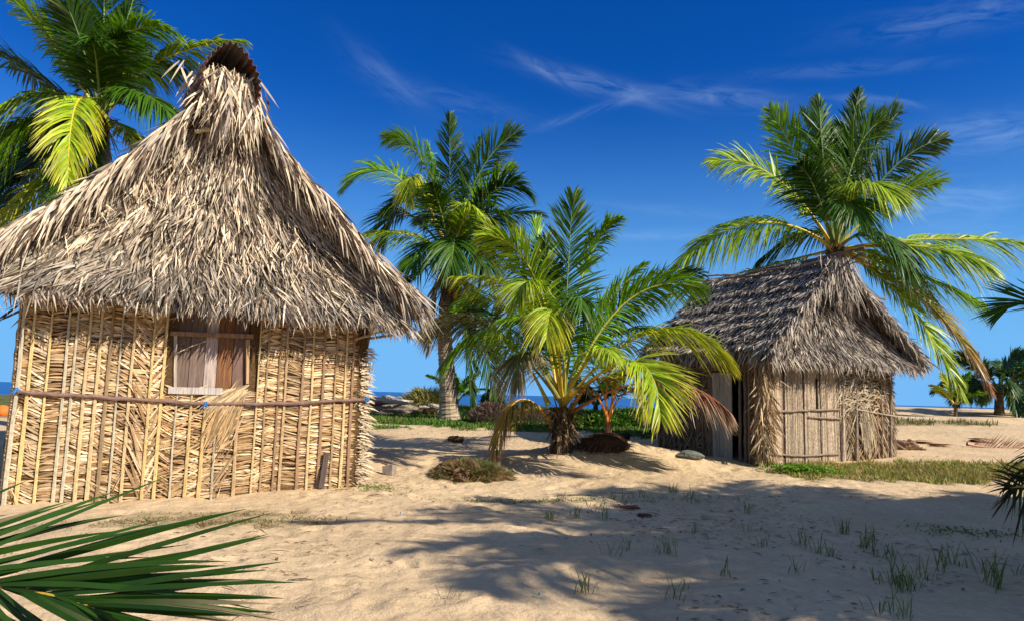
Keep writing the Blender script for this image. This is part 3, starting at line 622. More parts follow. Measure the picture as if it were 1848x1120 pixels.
STRAW = V3(.62, .44, .245); STRAW2 = V3(.50, .34, .18); PALE = V3(.74, .58, .38); BRN = V3(.22, .13, .06)
def woven(mbl, ribs_root, fr, ribs, z0, z1, hole=None, pals=(STRAW, STRAW2, PALE), ribcols=None, step=.036, wid=.035, zone=None, Lk=1.05, lean=0., rr=.018, ztop=None, out=-1, split_ribs=True):
    """ribs with leaflets laid to both sides, on the plane b=0 of a frame, out = side they face"""
    ribs = np.asarray(ribs)
    for k, a0 in enumerate(ribs):
        gapL = a0-ribs[k-1] if k else .03; gapR = ribs[k+1]-a0 if k < len(ribs)-1 else .08
        for sg, gap in ((-1, gapL), (1, gapR)):
            z = np.arange(z0, z1, step*rng.uniform(.9, 1.15)); n = len(z); z = z+rng.normal(0, .004, n)
            base = rng.uniform(-2, 22)
            if rng.random() < .2: base = rng.uniform(25, 40)
            th = base+5*vnoise(z*1.7+k*3.1, np.full(n, k*7.7+sg))+3*vnoise(z*7+k, np.full(n, k*1.7))+rng.normal(0, 1.9, n)
            if zone is not None: th = zone(a0, z, sg, th)
            th = R(1)*th
            aa = a0+lean*(z-z0)+rng.normal(0, .004, n)
            Lk_ = (gap*Lk+.02)/np.maximum(np.cos(th), .25); Lk_ = np.minimum(Lk_*rng.uniform(.75, 1.15, n), .75)
            P = fr.P(aa, out*(.006+rng.uniform(0, .02, n)), z)
            D = nrm(sg*np.cos(th)[:, None]*fr.w+np.sin(th)[:, None]*fr.u+out*fr.d*rng.uniform(.0, .09, n)[:, None])
            ro = rng.normal(.3, .5, n)[:, None]; Wb = np.cross(D, fr.d); Wd = Wb*np.cos(ro)+np.cross(D, Wb)*np.sin(ro)
            keep = rng.random(n) > .05
            if hole is not None:
                ax_ = aa+sg*np.cos(th)*Lk_*.6
                ins = lambda q_: (q_ > hole[0]) & (q_ < hole[1]) & (z > hole[2]) & (z < hole[3])
                keep &= ~(ins(aa) | ins(ax_) | ins(aa+sg*np.cos(th)*Lk_*.95))
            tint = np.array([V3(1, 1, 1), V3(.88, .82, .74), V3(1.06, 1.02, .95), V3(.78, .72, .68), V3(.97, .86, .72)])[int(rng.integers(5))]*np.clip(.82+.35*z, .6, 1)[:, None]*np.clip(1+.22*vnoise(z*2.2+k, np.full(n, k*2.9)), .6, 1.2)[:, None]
            c = np.array(pals)[rng.choice(len(pals), n)]*tint*np.clip(rng.normal(1, .2, n), .35, 1.5)[:, None]
            c = np.where((rng.random(n) < .10)[:, None], BRN*1.5, c)
            if keep.sum(): strips(mbl, P[keep], D[keep], Wd[keep], Lk_[keep], wid*rng.uniform(.55, 1.25, n)[keep], rng.uniform(-.05, .22, keep.sum()), c[keep], c[keep]*.85, nseg=4)
        zt = z1
        segs = [(z0-.05, zt)]
        if hole is not None and hole[0] < a0 < hole[1]: segs = [(z0-.05, hole[2])]
        for (s0, s1) in segs:
            mbr = MB(); zz = np.linspace(s0, s1, 14); aa = a0+lean*(zz-z0)+.008*vnoise(zz*1.3+k, np.full(14, k*5.5))
            rc = (ribcols or ([V3(.33, .20, .11), V3(.24, .16, .10), V3(.40, .27, .14), V3(.52, .38, .18)] if a0 > .3 else None) or [V3(.60, .43, .18), V3(.48, .35, .18), V3(.32, .22, .12), V3(.42, .36, .25)])[int(rng.integers(len(ribcols or [0]*4)))]
            pts = fr.P(aa, out*.030, zz)
            tube(mbr, pts, rr*rng.uniform(.75, 1.45)*np.linspace(1.25, .8, 14), rc*rng.uniform(.8, 1.15), sides=5, bump=.12)
            mbr.build('rib', m_pole, ribs_root)

def wall_shell(mb, fr, a0, a1, z0, z1, b0=.0, b1=.06, col=BRN*.5, hole=None):
    def bx(x0, x1, y0, y1):
        c = fr.P((x0+x1)/2, (b0+b1)/2, (y0+y1)/2); obox(mb, c, fr.w*(x1-x0)/2, fr.d*(b1-b0)/2, fr.u*(y1-y0)/2, col)
    if hole is None: bx(a0, a1, z0, z1); return
    h0, h1, h2, h3 = hole
    bx(a0, h0, z0, z1); bx(h1, a1, z0, z1); bx(h0, h1, z0, h2); bx(h0, h1, h3, z1)

def pole(fr, pts, r, col, name, root, m=None, bump=.15, n=18):
    A = np.array([fr.P(*p) for p in pts]); kn = np.linspace(0, 1, len(A)); s = np.linspace(0, 1, n)
    P = np.stack([np.interp(s, kn, A[:, k]) for k in range(3)], 1); P[1:-1] += rng.normal(0, r*.18, (n-2, 3))
    mbp = MB(); tube(mbp, P, r*(1+.12*vnoise(s*9, s*0+r*100)), col, sides=8, bump=bump); return mbp.build(name, m or m_pole, root)

# ======== big hut
A = gnd(6, 905); B = gnd(650, 880)
A = at(6, 905, 9.55); B = at(650, 880, 12.3)
fa = Frame(A, B); HW = fa.hw; DEP = 4.6
gz = float(Hs(fa.O[0], fa.O[1])); 
hut = empty('thatched_hut', Vector((fa.O[0], fa.O[1], gz)), 'large hut with tall pointed thatched roof, woven palm walls and a shuttered window', 'hut')
h0 = fa.hit(318, 700); h1 = fa.hit(452, 560)
hole = (h0[0]-.02, h1[0]+.02, h0[1]-.02, 2.85)
ZE, ZR = 2.5, 0
apx = at(392, 138, float((fa.O+fa.d*.1)[1])); ZR = apx.z
print('big hut', A, B, 'hw', HW, 'hole', hole, 'ridge', ZR)
WT = 2.95
mbw = MB(); wall_shell(mbw, fa, -HW, HW, -.15, WT, hole=hole, col=BRN*.45)
fwall = None
ribs = [-HW+.01]
pxs = [48, 80, 112, 128, 150, 172, 190, 210, 232, 268, 290, 318, 345, 370, 392, 430, 462, 478, 500, 512, 542, 560, 580, 602, 620, 633]
for p_ in pxs: ribs.append(fa.hit(p_, 720)[0])
def zone_big(a0, z, sg, th):
    c0 = fa.hit(262, 720)[0]
    if abs(a0-c0) < .12: th = th*0+np.where(z < 1.2, 62, 50)*1.+rng.normal(0, 7, len(z))
    c1 = fa.hit(392, 720)[0]
    if c1-.05 < a0 < c1+.22 and sg > 0: th = np.where(z < h0[1]-.25, 58+rng.normal(0, 6, len(z)), th)
    elif c1-.75 < a0 <= c1 and sg > 0: th = np.where(z < h0[1]-.2, 32+rng.normal(0, 5, len(z)), th)
    return th
woven_mb = mbw
w1 = MB()
class _D: pass
tmp_root = bpy.data.objects.new('front_wall_tmp', None)
fwall = mbw.build('wall', m_core, hut)
woven(w1, fwall, fa, ribs, -.05, WT, hole=hole, zone=zone_big, lean=-.0)
# corner fringe sticking out to the right
n = 300; z = rng.uniform(0, 2.3, n); P = fa.P(HW-rng.uniform(.0, .12, n), -.03+rng.uniform(-.02, .04, n), z)
th = R(1)*rng.normal(4, 13, n); D = nrm(np.cos(th)[:, None]*fa.w+np.sin(th)[:, None]*fa.u+fa.d*rng.uniform(-.25, .35, n)[:, None])
strips(w1, P, D, np.cross(D, fa.d)+rng.normal(0, .3, (n, 3)), rng.uniform(.10, .36, n)*(1-.15*z), rng.uniform(.012, .034, n), .25, PALE*rng.uniform(.5, 1.1, n)[:, None])
n = 90; z = rng.uniform(-.02, 2.5, n); a_ = rng.uniform(-HW, HW, n); P = fa.P(a_, -.035-rng.uniform(0, .02, n), z)
kp = ~((a_ > hole[0]-.25) & (a_ < hole[1]+.25) & (z > hole[2]-.2)); P = P[kp]; n = len(P)
th = rng.uniform(-3.1, 3.1, n); D = nrm(np.cos(th)[:, None]*fa.w*1.+np.sin(th)[:, None]*fa.u*.6-fa.d*rng.uniform(.0, .25, n)[:, None])
strips(w1, P, D, np.cross(D, fa.d)+rng.normal(0, .3, (n, 3)), rng.uniform(.06, .22, n), rng.uniform(.008, .02, n), .2, STRAW*rng.uniform(.6, 1.15, n)[:, None])
w1.build('woven_fronds', m_dry, fwall)
# two sides and back
fL = local(fa, fa.P(-HW, DEP/2, 0), fa.d, -fa.w*-1.); fL = local(fa, fa.P(-HW, DEP/2, 0), fa.d, fa.w)
fR = local(fa, fa.P(HW, DEP/2, 0), fa.d, -fa.w)
fB = local(fa, fa.P(0, DEP, 0), fa.w, -fa.d)
for f_, hw_ in ((fL, DEP/2), (fR, DEP/2), (fB, HW)):
    mbx = MB(); e = .003 if f_ is fB else -.003; wall_shell(mbx, f_, -hw_+.065*(f_ is not fB), hw_+e*0-.065*(f_ is not fB)*1, -.15, WT-.003, b0=.004, b1=.06, col=BRN*.9); w_ = mbx.build('wall', m_core, hut)
    mbx = MB(); woven(mbx, w_, f_, np.arange(-hw_+.06, hw_-.02, .24), -.05, WT-.1, step=.03, wid=.032, pals=(STRAW2, BRN*1.8, STRAW)); mbx.build('woven_fronds', m_dry, w_)
for a_, b_ in ((HW+.03, .12), (-HW-.02, DEP), (HW+.02, DEP)): pole(fa, [(a_, b_, -.2), (a_+.01, b_, 1.2), (a_, b_, 2.9)], .055, V3(.14, .09, .06), 'corner_post', hut)
# window
win = bpy.data.objects.new('window', None); C.objects.link(win); win.parent = hut; win.location = Vector(tuple(fa.P((hole[0]+hole[1])/2, .03, hole[2]))) - hut.location
xs = [316, 342, 369, 392, 420, 446, 462]
bc = [V3(.19, .13, .10), V3(.21, .145, .115), V3(.50, .39, .33), V3(.24, .11, .05), V3(.20, .12, .095), V3(.10, .075, .05)]
for k in range(6):
    a0 = fa.hit(xs[k], 650, .05)[0]; a1 = fa.hit(xs[k+1], 650, .05)[0]
    mbx = MB(); cc = fa.P((a0+a1)/2, .05+rng.uniform(-.004, .004), (hole[2]+hole[3])/2-.0)
    obox(mbx, cc, fa.w*(a1-a0-.008)/2, fa.d*.011, fa.u*((hole[3]-hole[2])/2+.01), bc[k]*.8, rough=.0015); mbx.build('board', m_wood, win)
def bar(p0, p1, hh, name, col, b=-.03, th=.022, parent=None, vert=False):
    a0, z0_ = fa.hit(*p0, b); a1, z1_ = fa.hit(*p1, b); c0 = fa.P(a0, b, z0_); c1 = fa.P(a1, b, z1_); ax = (c1-c0)/2
    up = fa.u if not vert else fa.w
    mbx = MB(); obox(mbx, (c0+c1)/2, ax, fa.d*th, nrm(up-np.dot(up, nrm(ax))*nrm(ax))*hh, col, rough=.003); return mbx.build(name, m_wood, parent or win)
bar((307, 601), (457, 607), .031, 'crossbar', V3(.26, .15, .09))
bar((317, 602), (316, 702), .022, 'frame', V3(.34, .28, .22), b=.0, vert=True)
bar((447, 612), (446, 692), .024, 'frame', V3(.40, .26, .14), b=-.0, vert=True)
bar((303, 703), (400, 706), .048, 'sill', V3(.40, .35, .31), b=-.04, th=.035)
mbx = MB(); a0, z0_ = fa.hit(316, 638, -.02); a1, z1_ = fa.hit(372, 615, -.06); tube(mbx, [fa.P(a0, -.02, z0_), fa.P((a0+a1)/2, -.05, (z0_+z1_)/2+.015), fa.P(a1, -.07, z1_)], [.008, .006, .004], V3(.6, .42, .2)); mbx.build('loose_stalk', m_pole, win)
# fan of leaves under the window's right corner
n = 90; a0, z0_ = fa.hit(395, 705); a = rng.uniform(a0, fa.hit(452, 700)[0], n); zc = z0_+.02+(a-a0)*.22
mbx = MB(); P = fa.P(a, -.05, zc-rng.uniform(0, .12, n)); th = R(1)*rng.normal(212, 9, n); D = np.cos(th)[:, None]*fa.w+np.sin(th)[:, None]*fa.u-fa.d*.05
strips(mbx, P, D, np.cross(D, fa.d), rng.uniform(.2, .5, n), .026, .2, STRAW*rng.uniform(.4, 1.1, n)[:, None])
n = 110; a = fa.hit(392, 720)[0]+rng.uniform(0, .40, n); P = fa.P(a, -.045, h0[1]-.02-rng.uniform(0, .45, n)); th = R(1)*rng.normal(248, 6, n); D = np.cos(th)[:, None]*fa.w+np.sin(th)[:, None]*fa.u-fa.d*.03
strips(mbx, P, D, np.cross(D, fa.d), rng.uniform(.3, .6, n), .024, .0, V3(.50, .32, .15)*rng.uniform(.35, 1.15, n)[:, None])
mbx.build('leaf_bundle', m_dry, hut)
# horizontal pole with blue ties
q0 = fa.hit(24, 706, -.06); q1 = fa.hit(200, 717, -.06); q2 = fa.hit(372, 728, -.06); q3 = fa.hit(664, 720, -.06)
pole(fa, [(q0[0], -.07, q0[1]), (q1[0], -.065, q1[1]), (q2[0], -.065, q2[1]), (fa.hit(520, 727, -.06)[0], -.065, fa.hit(520, 727, -.06)[1]), (q3[0]+.02, -.065, q3[1])], .026, V3(.20, .12, .095), 'tie_beam', hut, n=40)
for (px_, py_) in ((30, 704), (371, 728), (662, 720)):
    a_, z_ = fa.hit(px_, py_, -.06); mbx = MB(); c = fa.P(a_, -.065, z_); th = np.linspace(0, 2*math.pi, 12)
    for s_ in (-.012, .012): tube(mbx, [c+fa.w*(s_+.006*math.sin(3*t_))+fa.d*.034*math.cos(t_)+fa.u*.034*math.sin(t_) for t_ in th], .007, V3(.01, .20, .55))
    D = nrm(rng.normal(0, 1, (9, 3))+V3(0, -.4, -.3)); strips(mbx, np.tile(c-fa.d*.03, (9, 1)), D, rng.normal(0, 1, (9, 3)), .07, .014, .5, V3(.01, .22, .6)); mbx.build('blue_tie', m_cloth, hut)

def roof(hut, fr, HW, DEP, ZE, ZR, ovs, ovf, setb, pal_g, pal_s, prefix, sp=.016, L=.42, w=.026, expo=.9, grows=34, srows=26, sdens=1., gz0=0., zoff=0., apexa=0., sag=0., band=0., gtop=.06, gphi=None, gL=1., esag=0., ovt=1., sraise=0., fl=.45):
    hwe = HW+ovs
    zf = lambda u: ZR-(ZR-ZE)*np.asarray(u, float)**expo
    def side(sg, off=0., grow=0.):
        def f(t, u):
            t = np.asarray(t, float); u = np.asarray(u, float)
            b_ = -ovf*(ovt+(1.25-ovt)*u)+(DEP+2*ovf)*t
            st = .06*((u*band+.35*vnoise(t*3, u*2)) % 1)**1.5 if band else 0.
            wob = .05*vnoise(t*5+sg*3, u*4)+.02*vnoise(t*17, u*13)
            return fr.P(sg*(hwe*u+.05+off)+apexa*(1-u), b_, zf(u)+off*.6+wob*.6+st+sraise*np.clip(u, 0, 1)**2)
        return f
    def gable(t, u):
        t = np.asarray(t, float); u = np.asarray(u, float)
        a = (2*t-1)*(hwe*.98*(gtop+(1-gtop)*u)+.06)+apexa*(1-u)
        b_ = setb-(setb+ovf*.95)*(.18*u+.82*u**3.2)+.04*vnoise(a*1.3, u*6)
        return fr.P(a, b_, zf(np.clip(u+.0, 0, 1.05))-.10*(1-u)-esag*u**2*np.clip(2*t-1, -1, 1)**4*(.45+.55*(t > .5))+.03*vnoise(a*2, u*3+8))
    rt = bpy.data.objects.new('roof', None); C.objects.link(rt); rt.parent = hut; rt.location = Vector(tuple(fr.P(0, DEP/2, ZE)))-hut.location
    # solid core under the leaves
    for sg in (-1, 1):
        mbc = MB(); f = side(sg, -.05); tt = np.linspace(.03, .97, 14); uu = np.linspace(0, .96, 14); T_, U_ = np.meshgrid(tt, uu); Pp = f(T_, U_)
        Pq = Pp-fr.u*.12-fr.w*sg*.05
        n_ = 14; i_ = np.arange(n_-1)[:, None]*n_; j_ = np.arange(n_-1)[None]; q_ = np.stack([i_+j_, i_+j_+1, i_+n_+j_+1, i_+n_+j_], -1).reshape(-1, 4)
        k_ = n_*n_; ed = []
        for a_ in range(n_-1): ed += [(a_, a_+1, a_+1+k_, a_+k_), ((n_-1)*n_+a_, (n_-1)*n_+a_+1, (n_-1)*n_+a_+1+k_, (n_-1)*n_+a_+k_), (a_*n_, (a_+1)*n_, (a_+1)*n_+k_, a_*n_+k_), (a_*n_+n_-1, (a_+1)*n_+n_-1, (a_+1)*n_+n_-1+k_, a_*n_+n_-1+k_)]
        mbc.add(np.concatenate([Pp.reshape(-1, 3), Pq.reshape(-1, 3)]), np.concatenate([q_, q_+k_, np.array(ed)]), col=BRN*.28)
        thatch(mbc, side(sg), srows, sp*1.7/sdens, L*1.15, w*1.35, (lambda t, u, n: rng.normal(0, 22, n)), .07, pal_s, g=.10, tv=(-.0, 1.0), uv=(0, 1.0))
        # eave fringe
        n = int(DEP/sp*2.2); t = rng.uniform(0, 1, n); P = side(sg)(t, np.full(n, .985))+fr.u*rng.uniform(-.12, .0, (n, 1))
        D = nrm(sg*fr.w*rng.uniform(.1, .9, n)[:, None]-fr.u*1.+fr.d*rng.normal(0, .3, n)[:, None]); c = pal_s(t, t, n)*.9
        strips(mbc, P, D, np.cross(D, fr.w)+rng.normal(0, .4, (n, 3)), rng.uniform(.15, fl, n), w*1.3, .1, c)
        mbc.build('slope_thatch', m_thatch, rt)
        # verge: hanging bundle along the front edge
        mbv = MB(); n = int(1500*sdens*(ZR-ZE)/4); u = rng.uniform(0.11, 1.0, n)**.9; t = rng.uniform(-.02, .10, n)
        P = side(sg, .02)(t, u)-fr.u*rng.uniform(0, .16, n)[:, None]; Dn = nrm(side(sg)(t, u+.01)-side(sg)(t, u))
        D = nrm(Dn*rng.uniform(.5, 1.1, n)[:, None]-fr.d*rng.uniform(.05, .45, n)[:, None]-fr.u*rng.uniform(0, .7, n)[:, None]+sg*fr.w*rng.normal(.02, .14, n)[:, None])
        c = pal_g(t, u, n); strips(mbv, P, D, np.cross(D, fr.d)+rng.normal(0, .5, (n, 3)), L*rng.uniform(.6, 1.7, n), w*rng.uniform(.8, 1.7, n), .22, c, c*.85, nseg=4, wave=rng.normal(0, .05, (n, 3)))
        mbv.build('verge_thatch', m_thatch, rt)
    # gable core + thatch
    mbg = MB(); tt = np.linspace(0.02, .98, 16); uu = np.linspace(.18, .97, 16); T_, U_ = np.meshgrid(tt, uu); Pp = gable(T_, U_)+fr.d*.06; Pq = Pp+fr.d*.10
    n_ = 16; i_ = np.arange(n_-1)[:, None]*n_; j_ = np.arange(n_-1)[None]; q_ = np.stack([i_+j_, i_+j_+1, i_+n_+j_+1, i_+n_+j_], -1).reshape(-1, 4)
    mbg.add(np.concatenate([Pp.reshape(-1, 3), Pq.reshape(-1, 3)]), np.concatenate([q_, q_+n_*n_]), col=BRN*.28)
    ph = gphi or (lambda t, u, n: 38*vnoise(t*4+3, u*9)+20*np.sign(np.sin(u*60+2*np.sin(t*8)))*(u > .3)+rng.normal(0, 14, n))
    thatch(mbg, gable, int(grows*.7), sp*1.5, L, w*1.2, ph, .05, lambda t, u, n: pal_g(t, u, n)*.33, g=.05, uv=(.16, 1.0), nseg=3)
    thatch(mbg, gable, int(grows*.85), sp*1.35, L*1.1, w, ph, .16, pal_g, g=.10, uv=(.16, 1.0), nseg=3, roll=.7)
    n = int(2*hwe/sp*3.5); t = rng.uniform(0.0, 1, n); P = gable(t, np.full(n, .99)+rng.normal(0, .02, n))+fr.u*rng.uniform(-.05, .06, (n, 1))
    D = nrm(-fr.u*1.+fr.w*(.35*np.sin(t*9)+rng.normal(0, .28, n))[:, None]-fr.d*rng.uniform(-.1, .7, n)[:, None]); c = pal_g(t, t+.99, n)
    strips(mbg, P, D, np.cross(D, fr.d)+rng.normal(0, .4, (n, 3)), rng.uniform(.12, .42, n)*gL, w*rng.uniform(.9, 1.5, n), .05, c, c*.9)
    mbg.build('gable_thatch', m_thatch, rt)
    # back gable, simple
    mbg = MB(); gb = lambda t, u: fr.P((2*np.asarray(t)-1)*hwe*.9*np.asarray(u), DEP+.05+.3*np.asarray(u)**3, zf(np.asarray(u)))
    Pp = gb(T_, U_); mbg.add(np.concatenate([Pp.reshape(-1, 3), (Pp-fr.d*.1).reshape(-1, 3)]), np.concatenate([q_, q_+n_*n_]), col=BRN*.6)
    thatch(mbg, gb, 14, sp*3, L*1.3, w*2, (lambda t, u, n: rng.normal(0, 15, n)), .1, pal_s, uv=(.05, 1)); mbg.build('back_thatch', m_thatch, rt)
    return rt, side, gable, zf
G1 = V3(.52, .42, .30); G2 = V3(.34, .28, .22); G3 = V3(.17, .115, .075); G4 = V3(.72, .56, .38); G5 = V3(.09, .06, .04)
def pal_big(t, u, n):
    a = palette([G4, G1, G2, G3, G5], [4, 4, 2, 1.6, 1.5])(t, u, n); b_ = palette([G1, G2, G3, GREY, G5], [3, 4, 2, 3, .8])(t, u, n)
    k = np.clip((u-.72)*4, 0, 1)[:, None] if np.ndim(u) else 0; return a*(1-k)+b_*k
rt, side_b, gable_b, zfb = roof(hut, fa, HW, DEP, 2.92, ZR, .52, .50, .12, pal_big, palette([G1, G2, G3, GREY, G5], [3, 3, 3, 3, 2]), 'big', expo=.85, esag=.16, ovt=.35, sraise=.34, fl=.75, grows=46, sp=.0155, L=.42, w=.024, apexa=-.08)
# ragged leaves hanging from the apex over a dark opening with a pale bar
mbx = MB(); n = 420; P = fa.P(rng.normal(0, .16, n), -.35+rng.uniform(0, .35, n), ZR-.10-rng.uniform(0, .4, n))
D = nrm(-fa.u+fa.w*rng.normal(0, .28, n)[:, None]-fa.d*rng.uniform(-.1, .35, n)[:, None]); c = palette([G4, G1, G2, G3], [4, 3, 2, 2])(0, 0, n)
strips(mbx, P, D, np.cross(D, fa.d)+rng.normal(0, .5, (n, 3)), rng.uniform(.3, .95, n), rng.uniform(.02, .045, n), .1, c, c*.85, nseg=4, wave=rng.normal(0, .03, (n, 3)))
mbx.build('apex_thatch', m_thatch, rt)
mbx = MB(); blob(mbx, fa.P(-.15, .25, ZR-.44), (.38, .5, .40), BRN*.2, 3, amp=.2)
n = 900; P = fa.P(-.15+rng.normal(0, .2, n), -.30+rng.uniform(0, .45, n), ZR-.02-rng.uniform(0, .45, n)); D = nrm(-fa.u*rng.uniform(.5, 1, n)[:, None]+fa.w*rng.normal(0, .28, n)[:, None]-fa.d*rng.uniform(0, .35, n)[:, None]); c = palette([G4, G1, G2, G3, G5], [3, 3, 2, 2, 1])(0, 0, n)
strips(mbx, P, D, np.cross(D, fa.d)+rng.normal(0, .5, (n, 3)), rng.uniform(.2, .7, n), rng.uniform(.02, .045, n), .1, c, c*.85, nseg=4)
mbx.build('ridge_bundle', m_thatch, rt)
a0 = fa.hit(352, 236, -.1); a1 = fa.hit(462, 228, -.1)
pole(fa, [(a0[0], -.08, a0[1]), (a1[0], -.08, a1[1])], .035, V3(.62, .48, .30), 'gable_bar', rt)
# beam ends under the right eave
for k, (p0, p1, b0, b1) in enumerate([((640, 590), (738, 585), .0, -.1), ((640, 602), (722, 590), .1, .0), ((645, 598), (735, 598), .2, .25), ((650, 612), (712, 604), .3, .35), ((640, 612), (705, 592), -.1, -.15)]):
    u0 = fa.hit(*p0, b0); u1 = fa.hit(*p1, b1); pole(fa, [(u0[0], b0, u0[1]), (u1[0], b1, u1[1])], .022, V3(.42, .28, .15), 'rafter_end', rt)
# corrugated ridge cap
mbx = MB(); nth = 90; th = np.linspace(R(-118), R(112), nth); cw = .52; ctr = fa.P(-.15, 0, ZR-.36)
def ringp(b_, off): 
    rr_ = cw*(1+.0*th)+.030*np.sin(th*30)+off
    return ctr+fa.d*b_+fa.w*(np.sin(th)*rr_*.82)[:, None]+fa.u*(np.cos(th)*rr_*1.05-.0*b_+.10*np.exp(-((th+.1)/.5)**2))[:, None]
bs = [-.52, -.3, 0, .4, .9]; vs = []; 
for off in (0., -.006):
    for b_ in bs: vs.append(ringp(b_+.02*np.sin(1.0), off))
vs = np.array(vs); i_ = np.arange(len(bs)-1)[:, None]*nth; j_ = np.arange(nth-1)[None]
q_ = np.stack([i_+j_, i_+j_+1, i_+nth+j_+1, i_+nth+j_], -1).reshape(-1, 4); o2 = len(bs)*nth
rim = np.stack([np.arange(nth-1), np.arange(1, nth), np.arange(1, nth)+o2, np.arange(nth-1)+o2], 1)
cc = np.where((vnoise(np.tile(th*4, len(vs)), np.repeat(np.arange(len(vs))*.8, nth)) > .05)[:, None], V3(.13, .040, .02), V3(.13, .11, .10))
mbx.add(vs.reshape(-1, 3), np.concatenate([q_, q_+o2, rim]), col=cc); mbx.build('ridge_cap', m_rust, rt, smooth=False)

# ======== small hut
A2 = at(1376, 845, 15.9); B2 = at(1614, 820, 18.3); fb = Frame(A2, B2); HW2 = fb.hw; DEP2 = 3.3
hut2 = empty('thatched_hut', Vector((fb.O[0], fb.O[1], float(Hs(fb.O[0], fb.O[1])))), 'small grey thatched hut with cane front wall and a door in its shaded side', 'hut')
gz2 = float(Hs(A2.x, A2.y)); ZR2 = at(1528, 462, float((fb.O-fb.d*.4)[1])).z; print('small hut hw', HW2, 'ridge', ZR2, 'gz', gz2)
WT2 = 2.9
mbw = MB(); wall_shell(mbw, fb, -HW2, HW2, -.1, WT2, col=BRN*.8); fw2 = mbw.build('wall', m_core, hut2)
# cane part
a_s = fb.hit(1382, 760)[0]; a_e = fb.hit(1522, 760)[0]
x = a_s; k = 0; joints = [fb.hit(p_, 760)[0] for p_ in (1412, 1447, 1478, 1512)]
while x < a_e:
    wd = rng.uniform(.022, .045); mbx = MB() if k == 0 else mbx; k += 1
    dark = min(abs(x-j_) for j_ in joints) < .03
    nseg = 10; zz = np.linspace(-.05, WT2, nseg); c = V3(.52, .40, .275)*rng.uniform(.65, 1.25) if not dark else V3(.12, .08, .06)
    pts = fb.P(x+wd/2+.006*vnoise(zz*2+k, np.full(nseg, k*1.)), -.03+(.025 if dark else rng.uniform(-.008, .008)), zz)
    tube(mbx, pts, wd*.56, c, sides=6, bump=.12); x += wd
mbx.build('cane_panel', m_cane, fw2)
mbx = MB(); a0 = fb.hit(1470, 700)[0]; obox(mbx, fb.P(a0, -.055, (fb.hit(1470, 680)[1]+fb.hit(1470, 740)[1])/2), fb.w*.03, fb.d*.006, fb.u*.35, V3(.02, .015, .01)); mbx.build('gap_shade', m_core, fw2)  # near-black strip set over the canes for the shade inside a gap
def hut_stick(p0, p1, r, col=V3(.24, .17, .12), b=-.08, fr=fb, root=hut2, name='batten', mid=None):
    u0 = fr.hit(*p0, b); u1 = fr.hit(*p1, b); pts = [(u0[0], b, u0[1])]
    if mid: um = fr.hit(*mid, b); pts.append((um[0], b, um[1]))
    return pole(fr, pts+[(u1[0], b, u1[1])], r, col, name, root)
hut_stick((1384, 742), (1516, 738), .024, mid=(1450, 740)); hut_stick((1460, 752), (1518, 755), .02); hut_stick((1384, 818), (1516, 818), .022, mid=(1450, 822))
hut_stick((1545, 738), (1626, 752), .015, V3(.4, .32, .25)); hut_stick((1608, 760), (1622, 778), .012, V3(.4, .32, .25))
for p_ in (1521, 1546, 1608): hut_stick((p_, 838), (p_, 690), .028, V3(.30, .24, .18), b=-.06, name='post')
hut_stick((1594, 838), (1590, 690), .018, V3(.30, .24, .18), b=-.06, name='post')
# woven right part, leaflets in swirls
mbx = MB(); PW2 = (V3(.46, .34, .22), V3(.30, .22, .15), V3(.56, .43, .28))
rb = [fb.hit(p_, 760)[0] for p_ in (1524, 1546, 1565, 1582, 1598, 1610)]
def zone2(a0, z, sg, th): return (58-60*np.clip((z-1.)/1.3, 0, 1))*(-sg if a0 > rb[2] else 1)+rng.normal(0, 9, len(z)) if True else th
woven(mbx, fw2, fb, rb, .1, 2.6, pals=PW2, step=.036, wid=.03, zone=zone2, Lk=1.5, ribcols=[V3(.34, .27, .2)], rr=.012)
n = 120; P = fb.P(rng.uniform(rb[0], rb[4], n), -.07, rng.uniform(1.5, 2.5, n)); th = R(1)*rng.normal(165, 25, n); D = np.cos(th)[:, None]*fb.w+np.sin(th)[:, None]*fb.u
strips(mbx, P, D, np.cross(D, fb.d)+rng.normal(0, .2, (n, 3)), rng.uniform(.3, .7, n), .035, .55, PALE*.75*rng.uniform(.3, 1.1, n)[:, None], nseg=4)
n = 80; P = fb.P(rb[1]+rng.uniform(0, .4, n), -.08, rng.uniform(1.0, 1.6, n)); th = R(1)*rng.normal(-65, 12, n); D = np.cos(th)[:, None]*fb.w+np.sin(th)[:, None]*fb.u
strips(mbx, P, D, np.cross(D, fb.d), rng.uniform(.4, .8, n), .035, .2, PALE*.7*rng.uniform(.35, 1.15, n)[:, None], nseg=4, wave=(-fb.w*.15)[None].repeat(n, 0))
mbx.build('woven_fronds', m_dry, fw2)
# shaggy bundle down the near corner
mbx = MB(); n = 900; z = rng.uniform(.15, 2.5, n); P = fb.P(-HW2+rng.normal(-.0, .10, n), -.10+rng.uniform(-.08, .1, n), z)
D = nrm(-fb.u*rng.uniform(.3, 1.2, n)[:, None]+fb.w*rng.normal(0, .35, n)[:, None]-fb.d*rng.uniform(-.1, .4, n)[:, None]+V3(0, 0, .0))
strips(mbx, P, D, rng.normal(0, 1, (n, 3)), rng.uniform(.2, .55, n), rng.uniform(.02, .05, n), .2, STRAW*.85*rng.uniform(.4, 1.15, n)[:, None], nseg=4, wave=rng.normal(0, .07, (n, 3)))
mbx.build('corner_bundle', m_dry, hut2)
